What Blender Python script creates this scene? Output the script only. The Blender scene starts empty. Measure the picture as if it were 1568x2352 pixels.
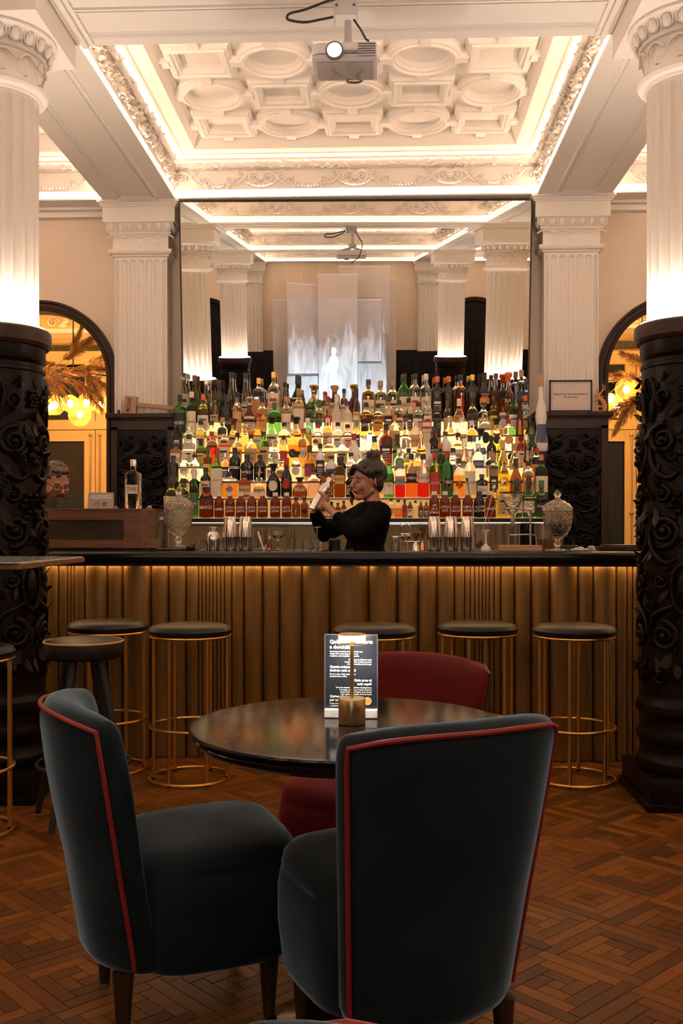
import bpy, bmesh, math, random
from mathutils import Vector, Matrix
random.seed(7)
D=bpy.data; SC=bpy.context.scene; COL=SC.collection
PI=math.pi; sin=math.sin; cos=math.cos; R=math.radians

# ------------------------------------------------------------------ camera, world, exposure
FPX=2287.0; EYE=1.215; YAW=R(2.35); HZ=1212.0          # 35 mm lens, horizon row, slight pan to the left
cam=D.cameras.new('camera'); cam.lens=FPX/2352*36; cam.sensor_width=36; cam.sensor_fit='AUTO'
cam.shift_y=(HZ-1176)/2352; cam.clip_start=.05; cam.clip_end=60
co=D.objects.new('camera',cam); COL.objects.link(co)
co.location=(0,0,EYE); co.rotation_euler=(PI/2,0,YAW); SC.camera=co
w=D.worlds.new('world'); SC.world=w; w.use_nodes=True
w.node_tree.nodes['Background'].inputs[0].default_value=(.55,.45,.4,1)
w.node_tree.nodes['Background'].inputs[1].default_value=.004
vs=SC.view_settings; vs.view_transform='Standard'; vs.look='None'; vs.gamma=1; vs.use_curve_mapping=False
vs.exposure=0.32
WARM=(1,.69,.475); LED_COVE=50.0; LED_TOP=27.0; LED_COVE2=38.0; LED_COL=420.0; LED_BAR=28.0; LED_SHELF=1.75

def at(px,py,Y):
    """room point seen at photo pixel (px,py) on the plane at depth Y"""
    s,c=sin(YAW),cos(YAW); u=(px-784)/FPX; v=(HZ-py)/FPX; t=Y/(c+u*s)
    return Vector((t*(-s+u*c),Y,EYE+t*v))
def atx(px,Y): return at(px,HZ,Y).x
def scale(Y): return FPX/Y

# ------------------------------------------------------------------ materials
def nt(name):
    m=D.materials.new(name); m.use_nodes=True; t=m.node_tree
    return m,t,t.nodes['Principled BSDF']
MATS={}
def mat(name,col,rough=.5,metal=0,**k):
    if name in MATS: return MATS[name]
    m,t,b=nt(name); N=t.nodes; L=t.links
    b.inputs['Base Color'].default_value=(*col,1); b.inputs['Roughness'].default_value=rough
    b.inputs['Metallic'].default_value=metal
    if 'spec' in k: b.inputs['Specular IOR Level'].default_value=k['spec']
    if 'sheen' in k:
        b.inputs['Sheen Weight'].default_value=k['sheen']; b.inputs['Sheen Roughness'].default_value=k.get('sr',.4)
        b.inputs['Sheen Tint'].default_value=(*k.get('stint',(1,1,1)),1)
    if 'coat' in k: b.inputs['Coat Weight'].default_value=k['coat']; b.inputs['Coat Roughness'].default_value=k.get('cr',.1)
    if 'trans' in k:
        b.inputs['Transmission Weight'].default_value=k['trans']; b.inputs['IOR'].default_value=k.get('ior',1.45)
    if 'emit' in k:
        b.inputs['Emission Color'].default_value=(*k.get('ecol',col),1); b.inputs['Emission Strength'].default_value=k['emit']
    if 'alpha' in k: b.inputs['Alpha'].default_value=k['alpha']
    tc=N.new('ShaderNodeTexCoord')
    if 'var' in k:      # soft colour variation
        n=N.new('ShaderNodeTexNoise'); n.inputs['Scale'].default_value=k.get('vs',6); n.inputs['Detail'].default_value=5
        mp=N.new('ShaderNodeMapping'); mp.inputs['Scale'].default_value=k.get('vm',(1,1,1))
        L.new(tc.outputs['Object'],mp.inputs[0]); L.new(mp.outputs[0],n.inputs['Vector'])
        r=N.new('ShaderNodeValToRGB'); v=k['var']
        r.color_ramp.elements[0].position=.3; r.color_ramp.elements[1].position=.7
        r.color_ramp.elements[0].color=(*[max(0,c*(1-v)) for c in col],1); r.color_ramp.elements[1].color=(*[min(1,c*(1+v)) for c in col],1)
        L.new(n.outputs['Fac'],r.inputs[0]); L.new(r.outputs[0],b.inputs['Base Color'])
    if 'bump' in k:
        n=N.new('ShaderNodeTexNoise'); n.inputs['Scale'].default_value=k.get('bs',60); n.inputs['Detail'].default_value=4
        mp=N.new('ShaderNodeMapping'); mp.inputs['Scale'].default_value=k.get('bm',(1,1,1))
        L.new(tc.outputs['Object'],mp.inputs[0]); L.new(mp.outputs[0],n.inputs['Vector'])
        u=N.new('ShaderNodeBump'); u.inputs['Strength'].default_value=k['bump']; u.inputs['Distance'].default_value=k.get('bd',.01)
        L.new(n.outputs['Fac'],u.inputs['Height']); L.new(u.outputs[0],b.inputs['Normal'])
    MATS[name]=m; return m
def emis(name,col,st):
    if name in MATS: return MATS[name]
    m=D.materials.new(name); m.use_nodes=True; t=m.node_tree; t.nodes.clear()
    e=t.nodes.new('ShaderNodeEmission'); o=t.nodes.new('ShaderNodeOutputMaterial')
    e.inputs[0].default_value=(*col,1); e.inputs[1].default_value=st; t.links.new(e.outputs[0],o.inputs[0])
    MATS[name]=m; return m
PLASTER=mat('painted_plaster',(.80,.75,.70),.55,bump=.12,bs=25,bd=.004)
WALLP=mat('wall_paint',(.72,.60,.49),.6,bump=.08,bs=30,bd=.003,var=.04,vs=2)
DARKW=mat('dark_carved_oak',(.006,.003,.0022),.36,bump=.25,bs=40,bm=(1,1,.12),bd=.003,var=.4,vs=20,vm=(1,1,.1),spec=.13)
DARKW2=mat('dark_moulding_oak',(.032,.014,.009),.40,spec=.25,bump=.2,bs=40,bm=(1,1,.15),bd=.003,var=.35,vs=18,vm=(1,1,.15))
GOLD=mat('gold_metal',(.62,.37,.10),.34,1)
BRASS=mat('brushed_brass',(.62,.44,.20),.3,1,bump=.08,bs=120,bm=(.03,.03,4),bd=.001)
STEEL=mat('polished_steel',(.74,.70,.66),.16,1)
STEELB=mat('brushed_steel',(.60,.57,.54),.28,1)
COPPER=mat('copper_metal',(.65,.36,.22),.25,1)
BLACKL=mat('black_leather',(.006,.005,.005),.42,spec=.3,bump=.1,bs=160,bd=.001)
BLACKP=mat('black_lacquer',(.008,.008,.009),.14)
BLACKW=mat('black_painted_wood',(.010,.010,.011),.4)
OAK=mat('oak_veneer',(.16,.075,.032),.42,var=.3,vs=10,vm=(.6,6,9),bump=.15,bs=30,bm=(.3,4,8),bd=.002)
LIGHTW=mat('pale_wood',(.45,.27,.15),.5,var=.2,vs=12,vm=(.5,5,5))
CARD=mat('cardboard',(.40,.25,.16),.8,var=.08)
INK=mat('ink_black',(.012,.01,.01),.6)
WHITEP=mat('white_print',(.85,.83,.80),.6)
WHITEC=mat('white_ceramic',(.80,.76,.72),.3)
LEDC=emis('cove_led',WARM,LED_COVE)
LEDT=emis('upper_cove_led',WARM,LED_TOP)
LEDC2=emis('cove_led_dim',WARM,LED_COVE2)
LEDCOL=emis('column_led',(1,.80,.64),LED_COL)
LEDB=emis('bar_led',(1,.60,.25),LED_BAR)
SHELFL=emis('shelf_light',(1,.68,.34),LED_SHELF)

# ------------------------------------------------------------------ geometry helpers
class G:
    def __init__(s): s.v=[]; s.f=[]; s.mi=[]; s.m=0
    def face(s,*idx): s.f.append(tuple(idx)); s.mi.append(s.m)
    def add(s,vs,fs):
        o=len(s.v); s.v.extend([tuple(p) for p in vs])
        for f in fs: s.face(*[i+o for i in f])
        return s
    def box(s,x0,y0,z0,x1,y1,z1,M=None):
        vs=[Vector(p) for p in ((x0,y0,z0),(x1,y0,z0),(x1,y1,z0),(x0,y1,z0),(x0,y0,z1),(x1,y0,z1),(x1,y1,z1),(x0,y1,z1))]
        if M: vs=[M@p for p in vs]
        return s.add(vs,((3,2,1,0),(4,5,6,7),(0,1,5,4),(1,2,6,5),(2,3,7,6),(3,0,4,7)))
    def lathe(s,pr,seg=24,c=(0,0,0),M=None,cap=True,a0=0,a1=2*PI,fn=None):
        full=abs(a1-a0-2*PI)<1e-6; n=seg if full else seg+1; vs=[]; fs=[]
        for (r,z) in pr:
            for k in range(n):
                a=a0+(a1-a0)*k/seg; rr=r if fn is None else fn(r,z,a)
                p=Vector((rr*cos(a),rr*sin(a),z)); p=M@p if M else p+Vector(c); vs.append(p)
        for i in range(len(pr)-1):
            for k in range(seg if not full else n):
                k2=(k+1)%n; fs.append((i*n+k,i*n+k2,(i+1)*n+k2,(i+1)*n+k))
        if cap and full:
            if pr[0][0]>1e-5: fs.append(tuple(range(n-1,-1,-1)))
            if pr[-1][0]>1e-5: fs.append(tuple((len(pr)-1)*n+k for k in range(n)))
        return s.add(vs,fs)
    def tube(s,pts,r,seg=8,closed=False,flat=1.0,cap=True,up=None):
        pts=[Vector(p) for p in pts]; n=len(pts); vs=[]; fs=[]; prev=None
        for i,p in enumerate(pts):
            if closed: t=pts[(i+1)%n]-pts[i-1]
            else: t=pts[min(i+1,n-1)]-pts[max(i-1,0)]
            if t.length<1e-9: t=Vector((0,0,1))
            t.normalize()
            if up is not None: u=Vector(up(p) if callable(up) else up)
            elif prev is None: u=Vector((0,0,1)) if abs(t.z)<.9 else Vector((1,0,0))
            else: u=prev
            a=u-t*u.dot(t)
            if a.length<1e-6: a=t.orthogonal()
            a.normalize(); b=t.cross(a); prev=a
            rr=r[i] if isinstance(r,(list,tuple)) else r
            for k in range(seg):
                q=2*PI*k/seg; vs.append(p+a*(rr*flat*cos(q))+b*(rr*sin(q)))
        m=n if closed else n-1
        for i in range(m):
            j=(i+1)%n
            for k in range(seg): fs.append((i*seg+k,i*seg+(k+1)%seg,j*seg+(k+1)%seg,j*seg+k))
        if cap and not closed:
            fs.append(tuple(range(seg-1,-1,-1))); fs.append(tuple((n-1)*seg+k for k in range(seg)))
        return s.add(vs,fs)
    def ball(s,c,r,seg=10,rings=6,M=None,sc=(1,1,1)):
        vs=[];fs=[]
        for i in range(1,rings):
            a=PI*i/rings
            for k in range(seg):
                q=2*PI*k/seg; vs.append(Vector((r*sc[0]*sin(a)*cos(q),r*sc[1]*sin(a)*sin(q),r*sc[2]*cos(a))))
        vs.append(Vector((0,0,r*sc[2]))); vs.append(Vector((0,0,-r*sc[2])))
        T=len(vs)-2; B=len(vs)-1
        for i in range(rings-2):
            for k in range(seg):
                k2=(k+1)%seg; fs.append((i*seg+k,(i+1)*seg+k,(i+1)*seg+k2,i*seg+k2))
        for k in range(seg):
            k2=(k+1)%seg; fs.append((T,k,k2)); fs.append((B,(rings-2)*seg+k2,(rings-2)*seg+k))
        if M: vs=[M@p for p in vs]
        vs=[p+Vector(c) for p in vs]
        return s.add(vs,fs)
    def prism(s,poly,z0,z1,M=None):
        n=len(poly); vs=[Vector((x,y,z0)) for x,y in poly]+[Vector((x,y,z1)) for x,y in poly]
        if M: vs=[M@p for p in vs]
        fs=[tuple(range(n-1,-1,-1)),tuple(range(n,2*n))]+[(i,(i+1)%n,n+(i+1)%n,n+i) for i in range(n)]
        return s.add(vs,fs)
    def grid(s,nu,nv,fn):
        vs=[fn(i/nu,j/nv) for j in range(nv+1) for i in range(nu+1)]; w_=nu+1
        return s.add(vs,[(j*w_+i,j*w_+i+1,(j+1)*w_+i+1,(j+1)*w_+i) for j in range(nv) for i in range(nu)])
    def sweep(s,path,prof,closed=True):
        """profile (offset inward, z) swept round a horizontal rectangle path; path(o)->list of corner xy for inward offset o"""
        n=len(path(0)); m=len(prof); vs=[]
        for o,z in prof:
            for (x,y) in path(o): vs.append((x,y,z))
        fs=[]
        for i in range(m-1):
            for k in range(n if closed else n-1):
                k2=(k+1)%n; fs.append((i*n+k,i*n+k2,(i+1)*n+k2,(i+1)*n+k))
        return s.add(vs,fs)
    def xf(s,M):
        s.v=[tuple(M@Vector(p)) for p in s.v]; return s
    def merge(s,o,M=None):
        vs=o.v if M is None else [M@Vector(p) for p in o.v]
        return s.add(vs,o.f)
def T(x=0,y=0,z=0): return Matrix.Translation((x,y,z))
def RX(a): return Matrix.Rotation(a,4,'X')
def RY(a): return Matrix.Rotation(a,4,'Y')
def RZ(a): return Matrix.Rotation(a,4,'Z')
def SCL(x,y,z): return Matrix.Diagonal((x,y,z,1))
def mesh(name,g,mats,smooth=True,bevel=0,bseg=2,fix=True,ang=40):
    me=D.meshes.new(name); me.from_pydata(g.v,[],g.f)
    if not isinstance(mats,(list,tuple)): mats=[mats]
    for m in mats: me.materials.append(m)
    if len(mats)>1: me.polygons.foreach_set('material_index',g.mi)
    if fix or bevel:
        b=bmesh.new(); b.from_mesh(me)
        if fix: bmesh.ops.recalc_face_normals(b,faces=b.faces)
        if bevel: 
            es=[e for e in b.edges if len(e.link_faces)==2 and e.calc_face_angle(0)>.5]
            bmesh.ops.bevel(b,geom=es,offset=bevel,segments=bseg,affect='EDGES',profile=.5)
        b.to_mesh(me); b.free()
    if smooth:
        me.polygons.foreach_set('use_smooth',[True]*len(me.polygons))
        try: me.set_sharp_from_angle(angle=R(ang))
        except Exception: pass
    return me
def link(name,data,parent=None,loc=None,rz=None,M=None):
    o=D.objects.new(name,data); COL.objects.link(o)
    if parent is not None: o.parent=parent
    if M is not None: o.matrix_local=M if parent is not None else M
    if loc is not None: o.location=loc
    if rz is not None: o.rotation_euler=(0,0,rz)
    return o
def part(name,g,m,parent=None,**k):
    kw={x:k.pop(x) for x in ('loc','rz','M') if x in k}
    return link(name,mesh(name,g,m,**k),parent,**kw)
def tag(o,label,cat,group=None):
    o['label']=label; o['category']=cat
    if group: o['group']=group
    return o
def thing(name,label,cat,loc=(0,0,0),rz=0,group=None):
    return tag(link(name,None,None,loc,rz),label,cat,group)
def struct(o): o['kind']='structure'; return o
def stuff(o): o['kind']='stuff'; return o
def copy_tree(o,parent=None,top=True):
    c=o.copy(); COL.objects.link(c)
    if parent is not None: c.parent=parent
    for ch in o.children: copy_tree(ch,c,False)
    return c
FONT={}
def text(name,body,size,m,parent,M,wrap=None,align='CENTER',thick=.0003,bold=0,sx=1,maxw=None,hand=0):
    """flat lettering turned into a mesh; local x right, z up, facing -y; wrap = radius of the bottle it is printed on"""
    cu=D.curves.new('t','FONT'); cu.body=body; cu.size=size; cu.align_x=align; cu.align_y='CENTER'; cu.resolution_u=2
    cu.offset=bold*size
    to=D.objects.new('t',cu); me=to.to_mesh().copy(); to.to_mesh_clear(); D.objects.remove(to)
    vs=[v.co.copy() for v in me.vertices]
    if maxw and vs:
        wd=max(v.x for v in vs)-min(v.x for v in vs)
        if wd*sx>maxw: sx*=maxw/(wd*sx)
    for v,p in zip(me.vertices,vs):
        x=p.x*sx; z=p.y
        if hand: z+=hand*size*sin(x*70)
        if wrap: a=x/wrap; v.co=(wrap*sin(a),-wrap*cos(a)-thick,z)
        else: v.co=(x,-thick,z)
    me.materials.clear(); me.materials.append(m); me.name=name
    return link(name,me,parent,M=M)
def leaf(l,wd,curl=.3,n=4):
    """a cupped pointed leaf along +x, up +z; returns G"""
    g=G(); rows=[]
    for i in range(n+1):
        t=i/n; hw=wd*.5*sin(PI*min(1,.08+t*.92))**.8 if i<n else .001
        z=curl*l*(t*t)*.5; rows.append([( l*t,-hw,z),(l*t,0,z+wd*.12),(l*t,hw,z)])
    vs=[p for r_ in rows for p in r_]; fs=[]
    for i in range(n):
        for k in range(2): a=i*3+k; fs.append((a,a+1,a+4,a+3))
    return g.add(vs,fs)
def spiral(turns,r0,r1,n,ph=0,cw=1):
    """2-D spiral from outer radius r0 to inner r1"""
    return [( (r0+(r1-r0)*(i/n)**.8)*cos(ph+cw*2*PI*turns*i/n), (r0+(r1-r0)*(i/n)**.8)*sin(ph+cw*2*PI*turns*i/n)) for i in range(n+1)]

def smooth_pts(P,n=6):
    P=[Vector(p) for p in P]; out=[]
    for i in range(len(P)-1):
        p0,p1,p2,p3=P[max(i-1,0)],P[i],P[i+1],P[min(i+2,len(P)-1)]
        for k in range(n):
            s=k/n; out.append(.5*((2*p1)+(p2-p0)*s+(2*p0-5*p1+4*p2-p3)*s*s+(3*p1-p0-3*p2+p3)*s**3))
    return out+[P[-1]]

# ================================================================== THE ROOM
X0=-.20; CXS=(X0-1.59,X0+1.59); CYS=(4.55,0.0)          # column grid
YB,YF,XL,XR=7.52,-3.5,X0-4.7,X0+4.7                      # back (bar) wall, wall behind the viewer, side walls
ZB=3.63; BH=.245                                         # beam soffit, half width
# ---- floor: parquet of concentric square blocks laid at 45 degrees
pm,pt,pb=nt('oak_parquet'); N=pt.nodes; L=pt.links
uv=N.new('ShaderNodeUVMap'); oi=N.new('ShaderNodeObjectInfo'); ge=N.new('ShaderNodeNewGeometry')
ad=N.new('ShaderNodeMath'); ad.operation='ADD'; fr=N.new('ShaderNodeMath'); fr.operation='FRACT'
L.new(oi.outputs['Random'],ad.inputs[0]); L.new(ge.outputs['Random Per Island'],ad.inputs[1]); L.new(ad.outputs[0],fr.inputs[0])
cm=N.new('ShaderNodeCombineXYZ'); L.new(fr.outputs[0],cm.inputs[2])
va=N.new('ShaderNodeVectorMath'); va.operation='MULTIPLY_ADD'; va.inputs[1].default_value=(6,60,1); va.inputs[2].default_value=(0,0,0)
L.new(uv.outputs[0],va.inputs[0]); sc_=N.new('ShaderNodeVectorMath'); sc_.operation='MULTIPLY_ADD'; sc_.inputs[1].default_value=(37,37,37)
L.new(cm.outputs[0],sc_.inputs[0]); L.new(va.outputs[0],sc_.inputs[2])
nz=N.new('ShaderNodeTexNoise'); nz.inputs['Scale'].default_value=1.6; nz.inputs['Detail'].default_value=6; nz.inputs['Distortion'].default_value=.6
L.new(sc_.outputs[0],nz.inputs['Vector'])
mx=N.new('ShaderNodeMath'); mx.operation='MULTIPLY_ADD'; mx.inputs[1].default_value=.55; L.new(fr.outputs[0],mx.inputs[0])
m2=N.new('ShaderNodeMath'); m2.operation='MULTIPLY'; m2.inputs[1].default_value=.5; L.new(nz.outputs['Fac'],m2.inputs[0]); L.new(m2.outputs[0],mx.inputs[2])
rp=N.new('ShaderNodeValToRGB'); L.new(mx.outputs[0],rp.inputs[0]); E_=rp.color_ramp.elements
E_[0].position=.1; E_[0].color=(.030,.009,.001,1); E_[1].position=.85; E_[1].color=(.205,.068,.006,1)
e=rp.color_ramp.elements.new(.45); e.color=(.10,.031,.0025,1)
L.new(rp.outputs[0],pb.inputs['Base Color']); pb.inputs['Roughness'].default_value=.48; pb.inputs['Specular IOR Level'].default_value=.25
bu=N.new('ShaderNodeBump'); bu.inputs['Strength'].default_value=.25; bu.inputs['Distance'].default_value=.002; L.new(nz.outputs['Fac'],bu.inputs['Height']); L.new(bu.outputs[0],pb.inputs['Normal'])
g=G(); g.box(XL,YF,-.06,XR,10.2,-.004)
floor=struct(part('floor',g,mat('floor_joint',(.02,.009,.005),.7),smooth=False))
def uvmesh(name,planks):
    vs=[];fs=[];uvs=[]
    for (cx,cy,l,wd,a,h) in planks:
        o=len(vs); c,s=cos(a),sin(a); q=.0012
        for (k,z) in ((1,0.0),(0,h)):
            d=0 if k else q
            for (u,v) in ((-1,-1),(1,-1),(1,1),(-1,1)):
                x=u*(l/2-d); y=v*(wd/2-d); vs.append((cx+x*c-y*s,cy+x*s+y*c,-.004+z))
        for f in ((4,5,6,7),(0,1,5,4),(1,2,6,5),(2,3,7,6),(3,0,4,7)):
            fs.append(tuple(o+i for i in f))
            for i in f:
                u,v=((-1,-1),(1,-1),(1,1),(-1,1))[i%4]; uvs.append((u*l/2,v*wd/2))
    me=D.meshes.new(name); me.from_pydata(vs,[],fs); me.materials.append(pm)
    ul=me.uv_layers.new(name='UVMap')
    for d,p in zip(ul.data,uvs): d.uv=p
    return me
BS=.302; WS=.0432; planks=[]
c45=cos(PI/4)
for i in range(-6,30):
    for j in range(-22,22):
        u,v=i*BS+.10,j*BS+.05                      # block centre in the rotated frame
        for ring in range(3):
            h=BS/2-ring*WS; ln=2*h-WS; off=h-WS/2
            for q in range(4):
                a=q*PI/2; lx,ly=-WS/2,off
                px_=u+lx*cos(a)-ly*sin(a); py_=v+lx*sin(a)+ly*cos(a)
                planks.append((px_,py_,ln-.0006,WS-.0006,a))
        planks.append((u,v,BS-6*WS-.0006,BS-6*WS-.0006,random.choice((0,PI/2))))
W=[]
for (u,v,l,wd,a) in planks:
    x=(u-v)*c45; y=(u+v)*c45
    if -2.6<x<2.6 and 1.9<y<6.0: W.append((x,y,l,wd,a+PI/4,.004+random.uniform(-.0004,.0004)))
def vis(p):
    x,y=p[0],p[1]; c,s=cos(YAW),sin(YAW); t=-s*x+c*y; uu=784+FPX*(c*x+s*y)/t; vv=HZ+FPX*EYE/t
    if not(-40<uu<1610 and vv<2400): return 99+y
    hid=(300<uu<1180 and vv>1950) or (uu<300 and vv>2230 and False) or y>5.2
    return y+(30 if hid else 0)
W.sort(key=vis)
pmesh={}
for p in W[:300]:
    key=round(p[2],3)
    if key not in pmesh: pmesh[key]=uvmesh('plank',[(0,0,p[2],p[3],0,.004)])
    o=link('plank',pmesh[key],floor); o.location=(p[0],p[1],p[5]-.004); o.rotation_euler=(0,0,p[4])
o=link('parquet_field',uvmesh('parquet_field',W[300:]),floor); stuff(o)

# ---- walls (back wall with two arched openings), side walls, wall behind the viewer
AR=.60; ACX=(at(262,900,7.4).x-AR, at(1377,900,7.4).x+AR); AZ=1.215+(HZ-862)/FPX*7.4
def arch_wall(y0,y1,holes,zt,xa,xb):
    g=G(); xs=sorted(set([xa,xb]+[c+s*AR for c in holes for s in (-1,1)]))
    def quad(x0,z0,x1,z1,za=None,zb=None):
        g.add([(x0,y0,z0),(x1,y0,z1 if False else (zb if zb is not None else z0)),(x1,y0,zt),(x0,y0,zt)],[(0,1,2,3)])
        g.add([(x0,y1,z0),(x1,y1,zb if zb is not None else z0),(x1,y1,zt),(x0,y1,zt)],[(3,2,1,0)])
    for a,b in zip(xs,xs[1:]):
        c=[h for h in holes if abs((a+b)/2-h)<AR]
        if not c: quad(a,0,b,0)
        else:
            c=c[0]; n=24
            for k in range(n):
                t0=PI*(1-k/n); t1=PI*(1-(k+1)/n)
                p=(c+AR*cos(t0),AZ+AR*sin(t0)); q=(c+AR*cos(t1),AZ+AR*sin(t1))
                quad(p[0],p[1],q[0],0,zb=q[1])
                g.add([(p[0],y0,p[1]),(q[0],y0,q[1]),(q[0],y1,q[1]),(p[0],y1,p[1])],[(0,1,2,3)])
            for s in (-1,1): g.add([(c+s*AR,y0,0),(c+s*AR,y1,0),(c+s*AR,y1,AZ),(c+s*AR,y0,AZ)],[(0,1,2,3)])
    return g
wall_back=struct(part('wall_back',arch_wall(YB,YB+.14,ACX,4.2,XL,XR),WALLP,smooth=False,fix=False))
g=G(); g.box(XL-.1,YF-.1,0,XR+.1,YF,4.2); wall_front=struct(part('wall_front',g,WALLP,smooth=False))
g=G(); g.box(XL-.1,YF,0,XL,10.2,4.2); wall_left=struct(part('wall_left',g,WALLP,smooth=False))
g=G(); g.box(XR,YF,0,XR+.1,10.2,4.2); wall_right=struct(part('wall_right',g,WALLP,smooth=False))
# dark oak arch architraves
for k,c in enumerate(ACX):
    path=[(c+AR*1.0*s_,0,z) for s_,z in ()]
    pts=[(c-AR,0.0)]+[(c+AR*cos(PI*(1-i/36)),AZ+AR*sin(PI*(1-i/36))) for i in range(37)]+[(c+AR,0.0)]
    g=G(); prof=((.0,-.0),(.0,-.045),(-.018,-.05),(-.024,-.03),(-.05,-.028),(-.056,-.04),(-.082,-.035),(-.082,.10))
    n=len(pts); vs=[]
    for (d,y) in prof:
        for i,(x,z) in enumerate(pts):
            if i==0: nx,nz_=-1,0
            elif i==n-1: nx,nz_=1,0
            else: a=PI*(1-(i-1)/36); nx,nz_=cos(a),sin(a)
            vs.append((x+nx*d,YB+y,z+nz_*d))
    fs=[(i*n+j,i*n+j+1,(i+1)*n+j+1,(i+1)*n+j) for i in range(len(prof)-1) for j in range(n-1)]
    g.add(vs,fs); part('arch_casing',g,DARKW2,wall_back,ang=30)
# dark panelled wainscot and arched doors on the wall behind the viewer (seen in the mirror)
for (xa,xb) in ((XL,X0-3.0),(X0-1.95,X0+1.95),(X0+3.0,XR)):
    g=G(); g.box(xa,YF,0,xb,YF+.05,2.02); g.box(xa,YF,2.02,xb,YF+.1,2.08)
    n=max(1,int((xb-xa)/.55)); 
    for i in range(n):
        a=xa+(xb-xa)*(i+.12)/n; b=xa+(xb-xa)*(i+.88)/n
        for (p,q,r_,s_) in ((a,.3,a+.03,1.85),(b-.03,.3,b,1.85),(a,.3,b,.33),(a,1.82,b,1.85)): g.box(p,YF+.05,q,r_,YF+.07,s_)
    part('wainscot',g,DARKW,wall_front,smooth=False)
for k,c in enumerate((X0-2.42,X0+2.42)):
    d=struct(link('door_%d'%(k+1),None)); d.location=(c,YF,0)
    g=G(); pr=[(-.62,0),(-.62,2.35)]+[(.62*cos(PI*(1-i/20)),2.35+.62*sin(PI*(1-i/20))) for i in range(1,20)]+[(.62,2.35),(.62,0)]
    g.prism([(x,z) for x,z in pr],0,.04,M=RX(PI/2)@SCL(1,1,-1)); part('door_leaf',g,DARKW,d,smooth=False)
    g=G(); g.tube([(x,.05,z) for x,z in pr],.05,6); part('door_casing',g,DARKW,d)
    g=G()
    for x0_,x1_ in ((-.52,-.06),(.06,.52)):
        for z0_,z1_ in ((.25,1.0),(1.15,2.25)):
            g.tube([(x0_,.05,z0_),(x1_,.05,z0_),(x1_,.05,z1_),(x0_,.05,z1_)],.018,6,closed=True)
    part('door_panel_moulding',g,DARKW,d)

# ---- ceiling: beams, friezes, coves, coffers
ceiling=struct(link('ceiling',None))
g=G(); g.box(XL,YF,ZB+.397,XR,YB+.14,4.2); part('ceiling_slab',g,PLASTER,ceiling,smooth=False)
def beam(x0,y0,x1,y1):
    g=G(); g.box(x0,y0,ZB,x1,y1,4.12)
    part('beam',g,PLASTER,ceiling,smooth=False)
    # sunk panel outlined by a double moulding on the soffit
def soffit_panel(x0,y0,x1,y1):
    g=G()
    for d,wd,h in ((0,.014,.012),(.032,.010,.008)):
        g.sweep(lambda o:[(x0+d+o,y0+d+o),(x1-d-o,y0+d+o),(x1-d-o,y1-d-o),(x0+d+o,y1-d-o)],((0,ZB),(0,ZB-h),(wd*.5,ZB-h*1.3),(wd,ZB-h*.4),(wd,ZB)))
    part('soffit_moulding',g,PLASTER,ceiling)
XB=[XL+.0,CXS[0],CXS[1],XR]
YW0,YW1=YF,YB
for cx in CXS:
    beam(cx-BH,YF,cx+BH,YB)
    for (a,b) in ((CYS[0]+.42,7.22),(CYS[1]+.40,CYS[0]-.42)): soffit_panel(cx-.15,a,cx+.15,b)
for cy,a,b in ((CYS[0],CYS[0]-.26,CYS[0]+.36),(CYS[1],-.26,.26)):
    for (x0_,x1_) in ((XL,CXS[0]-BH),(CXS[0]+BH,CXS[1]-BH),(CXS[1]+BH,XR)):
        beam(x0_,a,x1_,b)
    soffit_panel(CXS[0]+BH+.06,cy+.02 if cy>1 else -.15,CXS[1]-BH-.06,cy+.29 if cy>1 else .15)
YT=7.28                                                     # face of the beam that runs along the bar wall
for (x0_,x1_) in ((XL,CXS[0]-BH),(CXS[0]+BH,CXS[1]-BH),(CXS[1]+BH,XR)):
    beam(x0_,YT,x1_,YB); beam(x0_,YF,x1_,YF+.16)
g=G()                                                       # small crown under the wall beams of the side bays
for (x0_,x1_) in ((XL,CXS[0]-.3),(CXS[1]+.3,XR)):
    g.box(x0_,YB-.06,ZB-.06,x1_,YB,ZB-.02); g.box(x0_,YB-.11,ZB-.02,x1_,YB,ZB)
part('crown_moulding',g,PLASTER,ceiling,smooth=False)

def arc_pts(c,r,n=8): return [(c[0]+r*cos(2*PI*i/n),c[1]+r*sin(2*PI*i/n)) for i in range(n)]
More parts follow.
